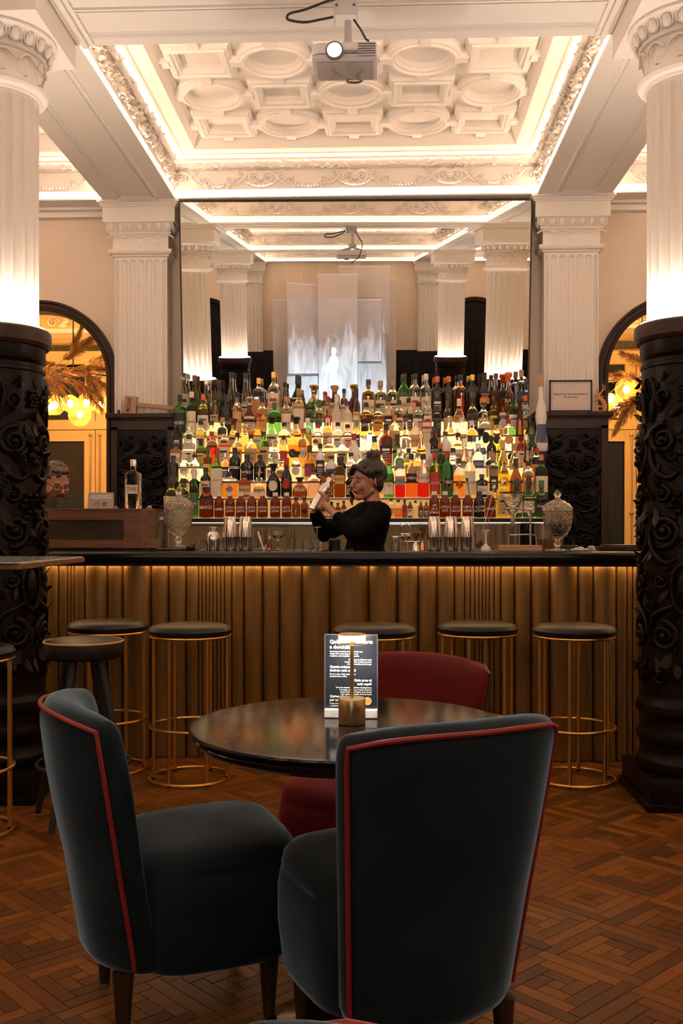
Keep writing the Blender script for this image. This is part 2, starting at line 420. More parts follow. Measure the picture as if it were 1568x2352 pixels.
# plaster scroll-and-swag ornament, one unit .69 m wide, local x along, z up, -y out of the wall
def scroll_unit(half=False):
    g=G()
    def tb(p,r,n=6,fl=.7): g.tube([(x,-.006,z) for x,z in p],r,n,up=(0,1,0),flat=fl)
    for s in ((1,) if half else (-1,1)):
        sp=spiral(2.1,.044,.006,30,ph=PI*.75,cw=-1)
        tb([(s*(.052-x*-1 if False else .052+x),.070+z) for x,z in sp],[.010-.006*i/30 for i in range(31)])
        g.ball((s*.052,-.012,.070),.010,8,5)
        tb([(s*x,z) for x,z in ((.012,.112),(.045,.122),(.085,.114),(.115,.085),(.14,.055),(.17,.03),(.20,.022))],[.008,.011,.012,.011,.009,.007,.004])
        sp=spiral(1.2,.020,.004,14,ph=-PI*.6,cw=1)
        tb([(s*(.150+x),.108+z) for x,z in sp],[.007-.003*i/14 for i in range(15)])
        tb([(s*x,z) for x,z in ((.118,.078),(.13,.092),(.14,.10))],.007)
        sp=spiral(1.3,.022,.004,16,ph=PI,cw=-1)
        tb([(s*(.235+x),.062+z) for x,z in sp],[.007-.003*i/16 for i in range(17)])
        for i in range(5):
            l=leaf(.05,.022,.2).xf(T(s*(.155+.022*i),-.004,.048-.004*i)@RX(PI/2)@RZ(.5-(i*.5) if s>0 else PI-.5+(i*.5)))
            g.merge(l)
        for i in range(9):                                  # outer half swag of fruit
            t=i/8; x=s*(.16+.185*t); z=.014+.05*(1-t)**2
            g.ball((x,-.008,z+random.uniform(-.003,.003)),.0105*(.75+.4*t),6,4)
            g.ball((x+.008,-.012,z+.008),.006,5,3)
        if not half:
            for i in range(8):
                t=(i+.5)/8; x=s*.13*t; z=.016+.045*t**2.2
                g.ball((x,-.010,z),.0115,7,4)
    if not half:
        for i in range(5):
            a=R(90+(i-2)*24); g.merge(leaf(.048,.016,.15).xf(T(0,-.008,.078)@RX(PI/2)@RZ(a)))
        g.box(-.024,-.016,.066,.024,0,.078); g.box(-.018,-.014,.054,.018,0,.066)
        g.ball((0,-.01,.046),.012,8,4,sc=(1.2,.6,.6))
    return g
SCM=mesh('frieze_scroll',scroll_unit(),PLASTER); SCH=mesh('frieze_corner_scroll',scroll_unit(True),PLASTER)
def foliage(l,seed):
    g=G(); rnd=random.Random(seed); n=int(l*105)
    for i in range(n):
        x=rnd.uniform(.03,l-.03); z=rnd.uniform(.01,.125); a=rnd.uniform(0,6.28)
        g.merge(leaf(rnd.uniform(.03,.055),rnd.uniform(.018,.03),.8,3).xf(T(x,-.002,z)@RX(PI/2)@RZ(a)@RY(-.35)))
    for i in range(int(l*30)):
        x=rnd.uniform(.03,l-.03); z=rnd.uniform(.02,.12); g.ball((x,-.012,z),rnd.uniform(.006,.013),5,3)
    return g
def garland(l,seed):
    g=G(); rnd=random.Random(seed); n=int(l/.03); 
    g.tube([(l*i/n,0,0) for i in range(n+1)],[.024*(1+.14*sin(i*1.9)+rnd.uniform(-.06,.06)) for i in range(n+1)],8)
    for i in range(int(l*70)):
        x=rnd.uniform(.02,l-.02); a=rnd.uniform(PI*.9,PI*2.1)
        M=T(x,0.022*cos(a+PI/2),0.022*sin(a+PI/2) if False else 0)
        y=-.024*sin(a-PI) if False else .024*cos(a); z=.024*sin(a)
        g.merge(leaf(.045,.022,.6,3).xf(T(x,y,z)@RX(a-PI/2)@RZ(rnd.uniform(-.6,.6)+(0 if rnd.random()<.5 else PI))))
    return g
FOLM={};GARM={}
def bay(x0,x1,y0,y1,detail,led=LEDC):
    """frieze, garland and two light coves round one ceiling bay; detail names which sides carry relief"""
    path=lambda o:[(x0+o+.014,y0+o+.014),(x1-o-.014,y0+o+.014),(x1-o-.014,y1-o-.014),(x0+o+.014,y1-o-.014)]
    g=G()
    g.sweep(path,((-.014,ZB+.001),(-.002,ZB+.001),(.010,ZB+.001),(.010,ZB+.012),(.004,ZB+.012),(-.012,ZB+.014),(-.012,ZB+.060),(.006,ZB+.064),(.0065,ZB+.068),(.0,ZB+.072),(.0,ZB+.205),(.014,ZB+.208),(.014,ZB+.218),(.004,ZB+.224),(.004,ZB+.275)))
    part('frieze',g,PLASTER,ceiling,ang=25)
    g=G()
    g.sweep(path,((.0,ZB+.298),(.06,ZB+.298),(.066,ZB+.292),(.085,ZB+.292),(.09,ZB+.298),(.175,ZB+.298),(.180,ZB+.290),(.190,ZB+.292),(.193,ZB+.305),(.205,ZB+.345),(.222,ZB+.372),(.232,ZB+.376),(.235,ZB+.40),(.235,ZB+.47)))
    part('cove_moulding',g,PLASTER,ceiling,ang=25)
    if led:
        g=G(); g.sweep(path,((-.002,ZB+.0125),(-.002,ZB+.022),(-.008,ZB+.022)))
        part('led_strip',g,led,ceiling,smooth=False)
        g=G(); g.sweep(path,((.006,ZB+.262),(.016,ZB+.262)))
        part('led_strip',g,LEDT if led is LEDC else led,ceiling,smooth=False,fix=False)
    sides={'n':((x1,y0),PI,x1-x0),'f':((x0,y1),0,x1-x0),'l':((x0,y0),PI/2,y1-y0),'r':((x1,y1),-PI/2,y1-y0)}
    for s,((ox,oy),a,l) in sides.items():
        if s not in detail: continue
        M=T(ox,oy,0)@RZ(a)@T(0,-.014,0)
        k=('g',round(l,2))
        if k not in GARM: GARM[k]=mesh('garland',garland(l-.06,5),PLASTER,fix=False)
        stuff(link('garland',GARM[k],ceiling,M=M@T(.03,-.028,ZB+.238)))
        if s in 'nf':
            step=.69; n=int((l/2-.1)/step)
            for i in range(-n,n+1): link('frieze_scroll',SCM,ceiling,M=M@T(l/2+i*step,-.001,ZB+.075))
            for q,xx in ((1,0.02),(-1,l-.02)): link('frieze_corner_scroll',SCH,ceiling,M=M@T(xx,-.001,ZB+.075)@SCL(q,1,1))
        else:
            k=('f',round(l,2))
            if k not in FOLM: FOLM[k]=mesh('frieze_foliage',foliage(l,9),PLASTER,fix=False)
            stuff(link('frieze_foliage',FOLM[k],ceiling,M=M@T(0,-.001,ZB+.072)))
BX=(CXS[0]+BH,CXS[1]-BH)
bay(BX[0],BX[1],CYS[0]+.36,YT,'nflr')
bay(BX[0],BX[1],.26,CYS[0]-.26,'nlr',LEDC2)
bay(BX[0],BX[1],YF+.16,-.26,'n',LEDC2)
bay(XL,CXS[0]-BH,CYS[0]+.36,YT,'fr'); bay(CXS[1]+BH,XR,CYS[0]+.36,YT,'fl')
bay(XL,CXS[0]-BH,.26,CYS[0]-.26,'',LEDC2); bay(CXS[1]+BH,XR,.26,CYS[0]-.26,'',LEDC2)
bay(XL,CXS[0]-BH,YF+.16,-.26,'',LEDC2); bay(CXS[1]+BH,XR,YF+.16,-.26,'',LEDC2)
# coffered field of the bar bay: square frames and rings in a checkerboard joined by short ribs
ZR=ZB+.335; ZP=ZR+.062
def frame_prof(path,inner):
    return ((0,ZP),(0,ZR+.035),(.010,ZR+.030),(.014,ZR+.012),(.030,ZR+.010),(.034,ZR),(inner-.034,ZR),(inner-.030,ZR+.012),(inner-.014,ZR+.015),(inner-.010,ZR+.035),(inner,ZR+.040),(inner,ZP))
def ringmesh(sq,sx,sy,wd):
    g=G(); n=4 if sq else 40
    def path(o):
        if sq: return [(-sx+o,-sy+o),(sx-o,-sy+o),(sx-o,sy-o),(-sx+o,sy-o)]
        return [((sx-o)*cos(2*PI*i/n),(sy-o)*sin(2*PI*i/n)) for i in range(n)]
    return g.sweep(path,frame_prof(path,wd))
cw_=(BX[1]-BX[0]-.47)/5; fy1=YT-.235; ch=.462
SQM=mesh('coffer_frame',ringmesh(True,.205,.20,.085),PLASTER,ang=30); CIM=mesh('coffer_ring',ringmesh(False,.230,.226,.080),PLASTER,ang=30)
gr=G(); gr.sweep(lambda o:[(-.045+o,-.04),(.045-o,-.04),(.045-o,.04),(-.045+o,.04)],((0,ZP),(0,ZR+.03),(.008,ZR+.02),(.012,ZR+.001)))
gr.add([(-.033,-.04,ZR+.001),(.033,-.04,ZR+.001),(.033,.04,ZR+.001),(-.033,.04,ZR+.001)],[(0,1,2,3)])
RBM=mesh('coffer_rib',gr,PLASTER,smooth=False)
rows=[fy1-ch*(.5+k) for k in range(5)]
for rI,cyy in enumerate(rows):
    for cI in range(5):
        cxx=BX[0]+.235+cw_*(cI+.5); ring=(rI+cI)%2==1
        if cyy-.2<CYS[0]+.6 and not ring and False: continue
        o=link('coffer_ring' if ring else 'coffer_frame',CIM if ring else SQM,ceiling,loc=(cxx,cyy,0))
        e=.19 if ring else .15
        if cI<4:
            o=link('coffer_rib',RBM,ceiling,loc=(cxx+cw_/2,cyy,0)); o.rotation_euler=(0,0,PI/2)
        if rI<4: link('coffer_rib',RBM,ceiling,loc=(cxx,cyy-ch/2,0))
        if cI in (0,4):
            o=link('coffer_rib',RBM,ceiling,loc=(cxx+(cw_/2 if cI==4 else -cw_/2),cyy,.0005)); o.rotation_euler=(0,0,PI/2)
        if rI==0: link('coffer_rib',RBM,ceiling,loc=(cxx,cyy+ch/2-.03,.0005))
# crown moulding where the cross beam meets the column blocks
g=G()
for cx,s in ((CXS[0],1),(CXS[1],-1)):
    x=cx+s*.30
    g.box(min(x,x+s*.03),CYS[0]-.5,ZB-.028,max(x,x+s*.03),CYS[0]+.36,ZB); g.box(min(x+s*.03,x+s*.055),CYS[0]-.5,ZB-.012,max(x+s*.03,x+s*.055),CYS[0]+.36,ZB)
part('beam_crown',g,PLASTER,ceiling,smooth=False)

# ================================================================== COLUMNS, PILASTERS, CARVED PANELS, MIRROR
RS=.192; ZPED=2.13
def fluted_shaft(z0,z1,r,nf=20,dep=.020):
    g=G(); nu=nf*10; zs=[z0,z0+.3,z0+.6,z0+.9]+[z1-.055-.0,z1-.045,z1-.035,z1-.028,z1-.022,z1-.018,z1-.012,z1]
    ztop=z1-.045; fw=2*PI*r/nf*.39
    vs=[]
    for z in zs:
        for k in range(nu):
            a=2*PI*k/nu; d=((a*nf/(2*PI)+.5)%1-.5)*2*PI*r/nf
            q=d*d+max(0,z-ztop)**2; dd=dep*math.sqrt(max(0,1-q/fw**2))
            vs.append(((r-dd)*cos(a),(r-dd)*sin(a),z))
    fs=[(i*nu+k,i*nu+(k+1)%nu,(i+1)*nu+(k+1)%nu,(i+1)*nu+k) for i in range(len(zs)-1) for k in range(nu)]
    return g.add(vs,fs)
def egg_row(pts_normals,h,z):
    """eggs with darts between; list of (x,y,angle)"""
    g=G()
    for i,(x,y,a) in enumerate(pts_normals):
        M=T(x,y,z)@RZ(a)
        g.merge(G().ball((0,0,0),h*.5,10,6,sc=(.62,.75,1.0)),M@RY(.35))
        t=[(.0,(h*.47)*cos(q),h*.06+(h*.54)*sin(q)) for q in [PI+PI*i_/10 for i_ in range(11)]]
        t=[(0.0,-h*.47,h*.5)]+t+[(0,h*.47,h*.5)]
        g.merge(G().tube(t,h*.075,5),M@RY(.35))
    return g
def darts(pts_normals,h,z):
    g=G()
    for (x,y,a) in pts_normals:
        g.merge(leaf(h,h*.28,.1,3),T(x,y,z+h*.5)@RZ(a)@RY(PI/2+.35))
    return g
SHM=mesh('shaft',fluted_shaft(ZPED,3.20,RS),PLASTER,ang=50)
g=G(); g.lathe([(RS*.98,3.185),(RS+.012,3.19),(RS+.016,3.197),(RS+.035,3.205),(RS+.043,3.218),(RS+.040,3.232),(RS+.020,3.242),(RS+.012,3.248),(RS+.010,3.26),(RS+.010,3.33),(RS+.02,3.362),(RS+.034,3.368),(RS+.038,3.378),(RS+.03,3.384),(RS+.05,3.43),(RS+.075,3.447),(RS+.082,3.452),(RS+.082,3.464),(.1,3.465)],48)
nl=12
for k in range(nl):
    a=2*PI*k/nl
    g.merge(leaf(.10,.085,-.15,5),RZ(a)@T(RS+.008,0,3.262)@RY(-PI/2+.0)@RX(PI))
    g.merge(G().tube([((RS+.030)*cos(a+q*.22),(RS+.030)*sin(a+q*.22),3.352-.035*q*q) for q in (-1,-.6,-.2,.2,.6,1)],.006,5))
CAPM=mesh('capital',g,PLASTER,ang=35)
ring=[((RS+.050)*cos(2*PI*k/22),(RS+.050)*sin(2*PI*k/22),2*PI*k/22) for k in range(22)]
rind=[((RS+.054)*cos(2*PI*(k+.5)/22),(RS+.054)*sin(2*PI*(k+.5)/22),2*PI*(k+.5)/22) for k in range(22)]
g=egg_row(ring,.058,3.415); g.merge(darts(rind,.05,3.412)); EGGM=mesh('egg_moulding',g,PLASTER)
g=G(); g.box(-.285,-.285,3.465,.285,.285,3.59); 
for h0,h1,e in ((3.59,3.603,.30),(3.603,3.618,.315),(3.618,3.63,.33)): g.box(-e,-e,h0,e,e,h1)
ABM=mesh('abacus',g,PLASTER,smooth=False)
def carving(mapf,z0=.50,z1=1.90):
    """baroque relief: scrolls, leaves, fruit, medallion; laid out on (u,z), lifted off by h, then mapped"""
    g=G(); K=(z1-z0)/1.40
    def Z(z): return z0+(z-.50)*K
    def tb(p,r,h=.012,n=7):
        if 3<len(p)<9:
            m=4; q=smooth_pts([(u,z,0) for u,z in p],m); p=[(v.x,v.y) for v in q]
            if isinstance(r,(list,tuple)): r=[r[i//m]+(r[min(i//m+1,len(r)-1)]-r[i//m])*(i%m)/m for i in range(len(p))]
        pts=[mapf(u,Z(z),h) for u,z in p]
        g.tube(pts,r,n,up=lambda q:upv(q))
    def upv(q):
        a=mapf(0,0,0); return NORM(q)
    def bl(u,z,r,h=.012,sc=(1,1,1)): g.ball(mapf(u,Z(z),h),r,8,5,sc=sc)
    for s in (-1,1):
        def V(cu,cz,r,turns,ph,cw,th):
            sp=spiral(turns,r,r*.16,26,ph=ph,cw=cw)
            tb([(s*(cu+x),cz+z) for x,z in sp],[th*(1-.45*i/26) for i in range(27)])
            bl(s*cu,cz,r*.26,.016)
        V(.085,1.79,.040,1.4,-PI*.5,1,.011); V(.088,1.60,.072,1.9,PI*.55,-1,.016); V(.092,1.36,.040,1.5,PI*.5,1,.012)
        V(.085,1.20,.075,2.0,-PI*.4,-1,.015); V(.10,.98,.036,1.4,PI,1,.011); V(.085,.74,.070,1.9,PI*.5,1,.015); V(.10,.56,.034,1.4,0,-1,.010)
        tb([(s*x,z) for x,z in ((.02,1.46),(.06,1.43),(.12,1.46),(.155,1.53),(.15,1.60))],[.008,.014,.015,.012,.006])
        tb([(s*x,z) for x,z in ((.03,1.08),(.07,1.06),(.12,1.09),(.158,1.15),(.155,1.23))],[.008,.014,.015,.012,.006])
        tb([(s*x,z) for x,z in ((.03,.88),(.09,.85),(.14,.82),(.16,.74))],[.010,.013,.012,.006])
        tb([(s*x,z) for x,z in ((.155,1.88),(.13,1.83),(.135,1.75),(.15,1.68))],[.006,.011,.011,.006])
        for (u,z,l,a,wd) in ((.13,1.72,.09,2.2,.045),(.05,1.50,.08,.9,.045),(.14,1.30,.09,-2.0,.045),(.04,1.30,.08,2.6,.045),(.13,1.05,.08,2.3,.04),(.05,.66,.09,-1.0,.05),(.14,.64,.08,-2.2,.04),(.12,.90,.07,.6,.04),(.03,.54,.09,.9,.05),(.15,1.45,.06,1.2,.035)):
            lf=leaf(l,wd,.9,4); ca,sa=cos(a),sin(a)
            lf.v=[tuple(mapf(s*(u+x*ca-y*sa),Z(z+x*sa+y*ca),.004+w_)) for x,y,w_ in lf.v]; g.merge(lf)
        for (u,z,l,a,wd) in ((.02,1.88,.06,-.6,.03),(.06,1.70,.07,2.6,.035),(.155,1.66,.06,-1.4,.03),(.03,1.68,.06,-1.9,.035),(.11,1.50,.06,-1.2,.03),(.15,1.33,.06,1.7,.03),(.03,1.22,.06,-2.2,.035),(.16,1.12,.06,-1.7,.03),(.05,1.12,.06,.5,.03),(.06,.80,.06,2.2,.035),(.16,.80,.06,1.5,.03),(.07,.95,.06,-1.2,.025),(.13,.69,.05,.6,.03),(.03,.62,.06,-1.8,.035),(.16,.55,.06,2.2,.03),(.10,1.86,.05,2.4,.028),(.155,1.78,.06,1.8,.03),(.16,.98,.05,1.4,.03)):
            lf=leaf(l,wd,1.0,4); ca,sa=cos(a),sin(a)
            lf.v=[tuple(mapf(s*(u+x*ca-y*sa),Z(z+x*sa+y*ca),.006+w_)) for x,y,w_ in lf.v]; g.merge(lf)
        for q,(u,z) in enumerate(((.045,1.53),(.125,1.41),(.06,1.02),(.15,.88),(.05,.69),(.125,1.84),(.165,1.28),(.02,1.15))):
            sp=spiral(1.1,.022,.005,12,ph=q,cw=1 if q%2 else -1); tb([(s*(u+x),z+w_) for x,w_ in sp],[.0075-.003*i/12 for i in range(13)],.010,6)
        for i in range(6): bl(s*(.02+.016*(i%3)),1.36-.025*i,.014,.016)
    for i in range(5):
        for j in range(-1,2): bl(j*.014+(.007 if i%2 else 0),1.83-.016*i,.010,.020)
    for i in range(4): bl((i%2-.5)*.02,1.60-.03*i,.019,.02)
    tb([(.050*cos(2*PI*i/20),.95+.105*sin(2*PI*i/20)) for i in range(21)],.011)
    bl(0,.95,.042,.0,sc=(.8,.8,2.1))
    for i in range(7):
        a=R(30+20*i); lf=leaf(.075,.022,.3,3); ca,sa=cos(a),sin(a)
        lf.v=[tuple(mapf(x*ca-y*sa,Z(1.45+x*sa+y*ca),.01+w_)) for x,y,w_ in lf.v]; g.merge(lf)
    for i in range(5):
        a=R(200+35*i); lf=leaf(.07,.024,.3,3); ca,sa=cos(a),sin(a)
        lf.v=[tuple(mapf(x*ca-y*sa,Z(.76+x*sa+y*ca),.01+w_)) for x,y,w_ in lf.v]; g.merge(lf)
    return g
RD=.214
NORM=lambda q:(q[0],q[1],0)
def cyl(u,z,h): a=u/RD; r=RD+h-.002; return Vector((r*cos(a),r*sin(a),z))
CARM=mesh('carved_relief',carving(cyl),DARKW,ang=75)
g=G(); g.lathe([(.03,.13),(.232,.13),(.240,.145),(.245,.165),(.240,.185),(.225,.20),(.218,.215),(.214,.24),(.222,.262),(.236,.27),(.240,.285),(.236,.30),(.222,.31),(.214,.33),(.216,.37),(.232,.385),(.243,.405),(.240,.43),(.222,.445),(.216,.46),(RD,.475),(RD,1.925),(RD+.006,1.93),(RD+.006,1.945),(RD-.004,1.95),(RD-.004,1.965),(RD+.004,1.975),(RD+.008,1.985),(RD+.008,2.05),(.04,2.05)],48)
PEDM=mesh('pedestal',g,DARKW,ang=30)
g=G(); g.lathe([(.1,2.045),(.236,2.045),(.247,2.06),(.249,2.09),(.247,2.118),(.238,2.127),(RS+.02,2.130),(.1,2.130)],48); PCM=mesh('pedestal_cap',g,DARKW2,ang=30)
g=G(); g.box(-.25,-.25,.03,.25,.25,.135); g.box(-.265,-.265,0,.265,.265,.035); PLM=mesh('plinth',g,DARKW,smooth=True,bevel=.006)
g=G(); g.lathe([(RS+.018,2.1305),(RS+.018,2.134),(RS+.034,2.134),(RS+.034,2.1305)],48,cap=False); LRM=mesh('led_ring',g,LEDCOL,smooth=False)
def column(x,y,label,carve=True,group=None):
    t=thing('column',label,'column',(x,y,0))
    link('shaft',SHM,t); c=link('capital',CAPM,t); link('egg_moulding',EGGM,c); link('abacus',ABM,c)
    p=link('pedestal',PEDM,t); link('pedestal_cap',PCM,p); link('plinth',PLM,p)
    if carve:
        for q in range(4): o=link('carved_relief',CARM,p); o.rotation_euler=(0,0,q*PI/2+PI/4+.35)
    link('led_ring',LRM,t); return t
column(CXS[0],CYS[0],'white fluted column on a dark carved oak pedestal at the left edge')
column(CXS[1],CYS[0],'white fluted column on a dark carved oak pedestal at the right edge')
column(CXS[0],CYS[1],'fluted column seen only in the mirror, left of the hanging sheets',group=None)
column(CXS[1],CYS[1],'fluted column seen only in the mirror, right of the hanging sheets',group=None)

# ---- pilasters
YP=7.36
def pilaster_meshes():
    w2=.198; g=G(); z0,z1=2.061,3.235; xs=[-w2+2*w2*i/96 for i in range(97)]
    zs=[z0]+[z1-.075,z1-.045,z1-.037,z1-.031,z1-.026,z1-.021,z1-.017,z1-.012,z1]; zt=z1-.045
    vs=[]
    for z in zs:
        for x in xs:
            d=((x/(2*w2)*6.35+.5+3)%1-.5)*(2*w2/6.35) if abs(x)<w2*.955 else 9
            q=d*d+max(0,z-zt)**2; dd=.021*math.sqrt(max(0,1-q/.0235**2)); vs.append((x,dd,z))
    n=len(xs); g.add(vs,[(i*n+k,i*n+k+1,(i+1)*n+k+1,(i+1)*n+k) for i in range(len(zs)-1) for k in range(n-1)])
    for s in (-1,1): g.add([(s*w2,0,z0),(s*w2,.158,z0),(s*w2,.158,z1),(s*w2,0,z1)],[(0,1,2,3)])
    sh=mesh('shaft',g,PLASTER,ang=50)
    g=G()
    def rect(e,y): return [(-e,.158),(-e,-y),(e,-y),(e,.158)]
    prof=[(w2,3.232),(w2+.012,3.236),(w2+.016,3.246),(w2+.034,3.254),(w2+.042,3.268),(w2+.038,3.284),(w2+.012,3.29),(w2+.010,3.30),(w2+.010,3.375),(w2+.018,3.395),(w2+.03,3.40),(w2+.034,3.41),(w2+.028,3.416),(w2+.05,3.462),(w2+.065,3.475)]
    vs=[p+(z,) for e,z in prof for p in rect(e,e-w2)]
    g.add(vs,[(i*4+k,i*4+k+1,(i+1)*4+k+1,(i+1)*4+k) for i in range(len(prof)-1) for k in range(3)])
    for k in range(3):
        x=(k-1)*.135; lf=leaf(.085,.07,-.1,5); g.merge(lf,T(x,-.010,3.385)@RX(PI/2)@RZ(-PI/2))
    for k in range(4):
        x=(k-1.5)*.128; g.tube([(x+.062*q,-.026,3.392-.026*q*q) for q in (-1,-.6,-.2,.2,.6,1)],.006,5)
    cp=mesh('capital',g,PLASTER,ang=30)
    n=7; rw=[((k-3)*.071,-.045,-PI/2) for k in range(n)]; rd=[((k-3.5)*.071,-.046,-PI/2) for k in range(n+1)]
    rw+= [(-w2-.045,.03,PI),(w2+.045,.03,0)]
    g=egg_row(rw,.062,3.445); g.merge(darts(rd,.052,3.442)); eg=mesh('egg_moulding',g,PLASTER)
    g=G(); g.box(-.27,-.075,3.475,.27,.158,3.585)
    for h0,h1,e in ((3.585,3.597,.012),(3.597,3.613,.022),(3.613,3.63,.034)): g.box(-.27-e,-.075-e,h0,.27+e,.158,h1)
    return sh,cp,eg,mesh('abacus',g,PLASTER,smooth=False)
PIL=pilaster_meshes()
def pilaster(x,y,rz,label):
    t=thing('pilaster',label,'pilaster',(x,y,0),rz)
    link('shaft',PIL[0],t); c=link('capital',PIL[1],t); link('egg_moulding',PIL[2],c); link('abacus',PIL[3],c); return t
PX=(at(323.5,700,YP).x,at(1311.5,700,YP).x)
pilaster(PX[0],YP,0,'white fluted pilaster on the wall left of the mirror')
pilaster(PX[1],YP,0,'white fluted pilaster on the wall right of the mirror')
pilaster(CXS[0],YF+.16,PI,'fluted pilaster on the far wall in the mirror, left of the sheets')
pilaster(CXS[1],YF+.16,PI,'fluted pilaster on the far wall in the mirror, right of the sheets')

# ---- carved wainscot panels either side of the bottle wall
NORM=lambda q:(0,-1,0)
for k,(xa,xb) in enumerate(((254,398),(1238,1396))):
    a,b=at(xa,950,7.3).x,at(xb,950,7.3).x; c=(a+b)/2; zt=2.06
    t=thing('carved_panel',('dark carved oak panel below the pilaster, left of the bottles','dark carved oak panel below the pilaster, right of the bottles')[k],'wall panel',(c,7.33,0))
    hw=(b-a)/2
    g=G(); g.box(-hw,0,0,hw,.18,zt-.03); part('backboard',g,DARKW,t,smooth=False)
    g=G()
    for (p,q,r_,s_) in ((-hw,.3,-hw+.045,zt-.1),(hw-.045,.3,hw,zt-.1),(-hw,.2,hw,.3),(-hw,zt-.12,hw,zt-.03)): g.box(p,-.018,q,r_,0,s_)
    part('rail',g,DARKW2,t,smooth=False)
    g=G(); g.box(-hw-.02,-.03,zt-.05,hw+.02,.18,zt-.035); g.box(-hw-.035,-.05,zt-.035,hw+.035,.18,zt); part('ledge',g,DARKW2,t,smooth=True,bevel=.004)
    f=(hw-.05)/.17
    g=carving(lambda u,z,h:Vector((u*f,-h+.002,z)),.95,1.90); part('carved_relief',g,DARKW,t,ang=75)

# ---- the big mirror leaning out over the bottles
AL,PS=R(6.25),R(-1.5); YM=7.33
mm=D.materials.new('mirror_glass'); mm.use_nodes=True; b=mm.node_tree.nodes['Principled BSDF']
b.inputs['Base Color'].default_value=(.84,.83,.80,1); b.inputs['Metallic'].default_value=1; b.inputs['Roughness'].default_value=.0
t=thing('wall_mirror','large leaning mirror above the bottle shelves','mirror')
t.matrix_world=T(X0,YM,3.0)@RZ(-PS)@RX(AL)
hwm=1.285; zlo,zhi=-1.02,.60
g=G(); g.add([(-hwm,0,zlo),(hwm,0,zlo),(hwm,0,zhi),(-hwm,0,zhi)],[(0,1,2,3)]); part('mirror_glass',g,mm,t,smooth=False,fix=False)
g=G(); g.box(-hwm,.004,zlo,hwm,.012,zhi); part('backing',g,BLACKW,t,smooth=False)
g=G()
for s in (-1,1): g.box(s*hwm-.005,-.008,zlo,s*hwm+.005,.012,zhi)
g.box(-hwm,-.003,zhi-.001,hwm,.012,zhi+.003); part('frame',g,DARKW2,t,smooth=False)

# ================================================================== BAR COUNTER
ZT=1.091; YC=5.15; YFL=5.235
bar=thing('bar_counter','long bar counter with gold fluted front and black rounded worktop','bar counter',(0,0,0))
xl,xr=-2.35,2.0
g=G(); g.box(xl,YC,1.022,xr,5.64,ZT); part('worktop',g,mat('black_stone',(.006,.0055,.0055),.2,spec=.35),bar,bevel=.030,bseg=5)
g=G(); g.box(xl,YFL+.035,0,xr,5.60,1.02); part('carcass',g,BLACKW,bar,smooth=False)
FLG=mat('gold_fluting',(.21,.112,.030),.40,.55,bump=.08,bs=60,bm=(1,1,.05),bd=.002,var=.18,vs=8,vm=(4,4,.3))
edges=[60,103,134,154,162,170,195,246,282,346,387,427,455,463,472,480,488,497,506,515,532,560,603,642,693,757,846,912,960,1003,1043,1067,1080,1090,1100,1108,1116,1124,1135,1150,1181,1219,1262,1327,1362,1415,1440,1453,1470,1500,1540]
SL={}
for a,b in zip(edges,edges[1:]):
    xa,xb=atx(a,YFL),atx(b,YFL); wd=round(xb-xa,3)
    if wd not in SL:
        g=G(); n=9; dp=min(.045,wd*.30); hw=wd/2-.0015
        pr=[(hw*sin((i/n-.5)*PI),-dp*cos((i/n-.5)*PI)**.8 if 0<i<n else 0) for i in range(n+1)]
        pr=[(-hw,.03)]+pr+[(hw,.03)]; g.prism(pr,0.004,1.02); SL[wd]=mesh('fluted_slat',g,FLG,ang=50)
    link('fluted_slat',SL[wd],bar,loc=((xa+xb)/2,YFL+.01,0))
g=G(); g.box(xl+.02,YC+.028,1.0135,xr-.02,YC+.033,1.0225); part('added_led_shield',g,BLACKW,bar,smooth=False)  # thin lip added to block the bright LED strip from view
g=G(); g.box(xl+.02,YC+.050,1.0203,xr-.02,YC+.066,1.0212); part('led_strip',g,LEDB,bar,smooth=False)

# ================================================================== BACK BAR: LIT STEPS
TY=[6.70,6.80,6.90,7.00,7.10,7.20,7.30]; TPX=[1190,1144,1106,1072,1038,1002,967]
TZ=[EYE+(HZ-p)/FPX*y for p,y in zip(TPX,TY)]
bb=thing('back_bar','stepped back bar of glowing shelves carrying the bottles','shelf',(0,0,0))
OLIVE=mat('olive_panel',(.20,.15,.072),.5,.2,bump=.1,bs=90,bd=.002)
xa,xb=at(372,1190,6.65).x,at(1262,1190,6.65).x
g=G(); g.box(xa,6.662,.0,xb,6.75,TZ[0]-.03); part('front_panel',g,OLIVE,bb,smooth=False)
g=G(); g.box(xa,6.635,TZ[0]-.03,xb,6.75,TZ[0]-.001); part('shelf_edge',g,mat('dark_shelf_metal',(.05,.04,.03),.3,.8),bb,smooth=False)
g=G(); g.box(xa,6.650,TZ[0]-.046,xb,6.661,TZ[0]-.034); part('steel_rail',g,STEEL,bb,smooth=False)
g=G(); g.box(xa+.02,6.646,TZ[0]-.0325,xb-.02,6.6495,TZ[0]-.0305); part('led_strip',g,emis('under_shelf_led',(1,.72,.42),9.0),bb,smooth=False)
STEPM=mat('frosted_acrylic',(.75,.70,.62),.4)
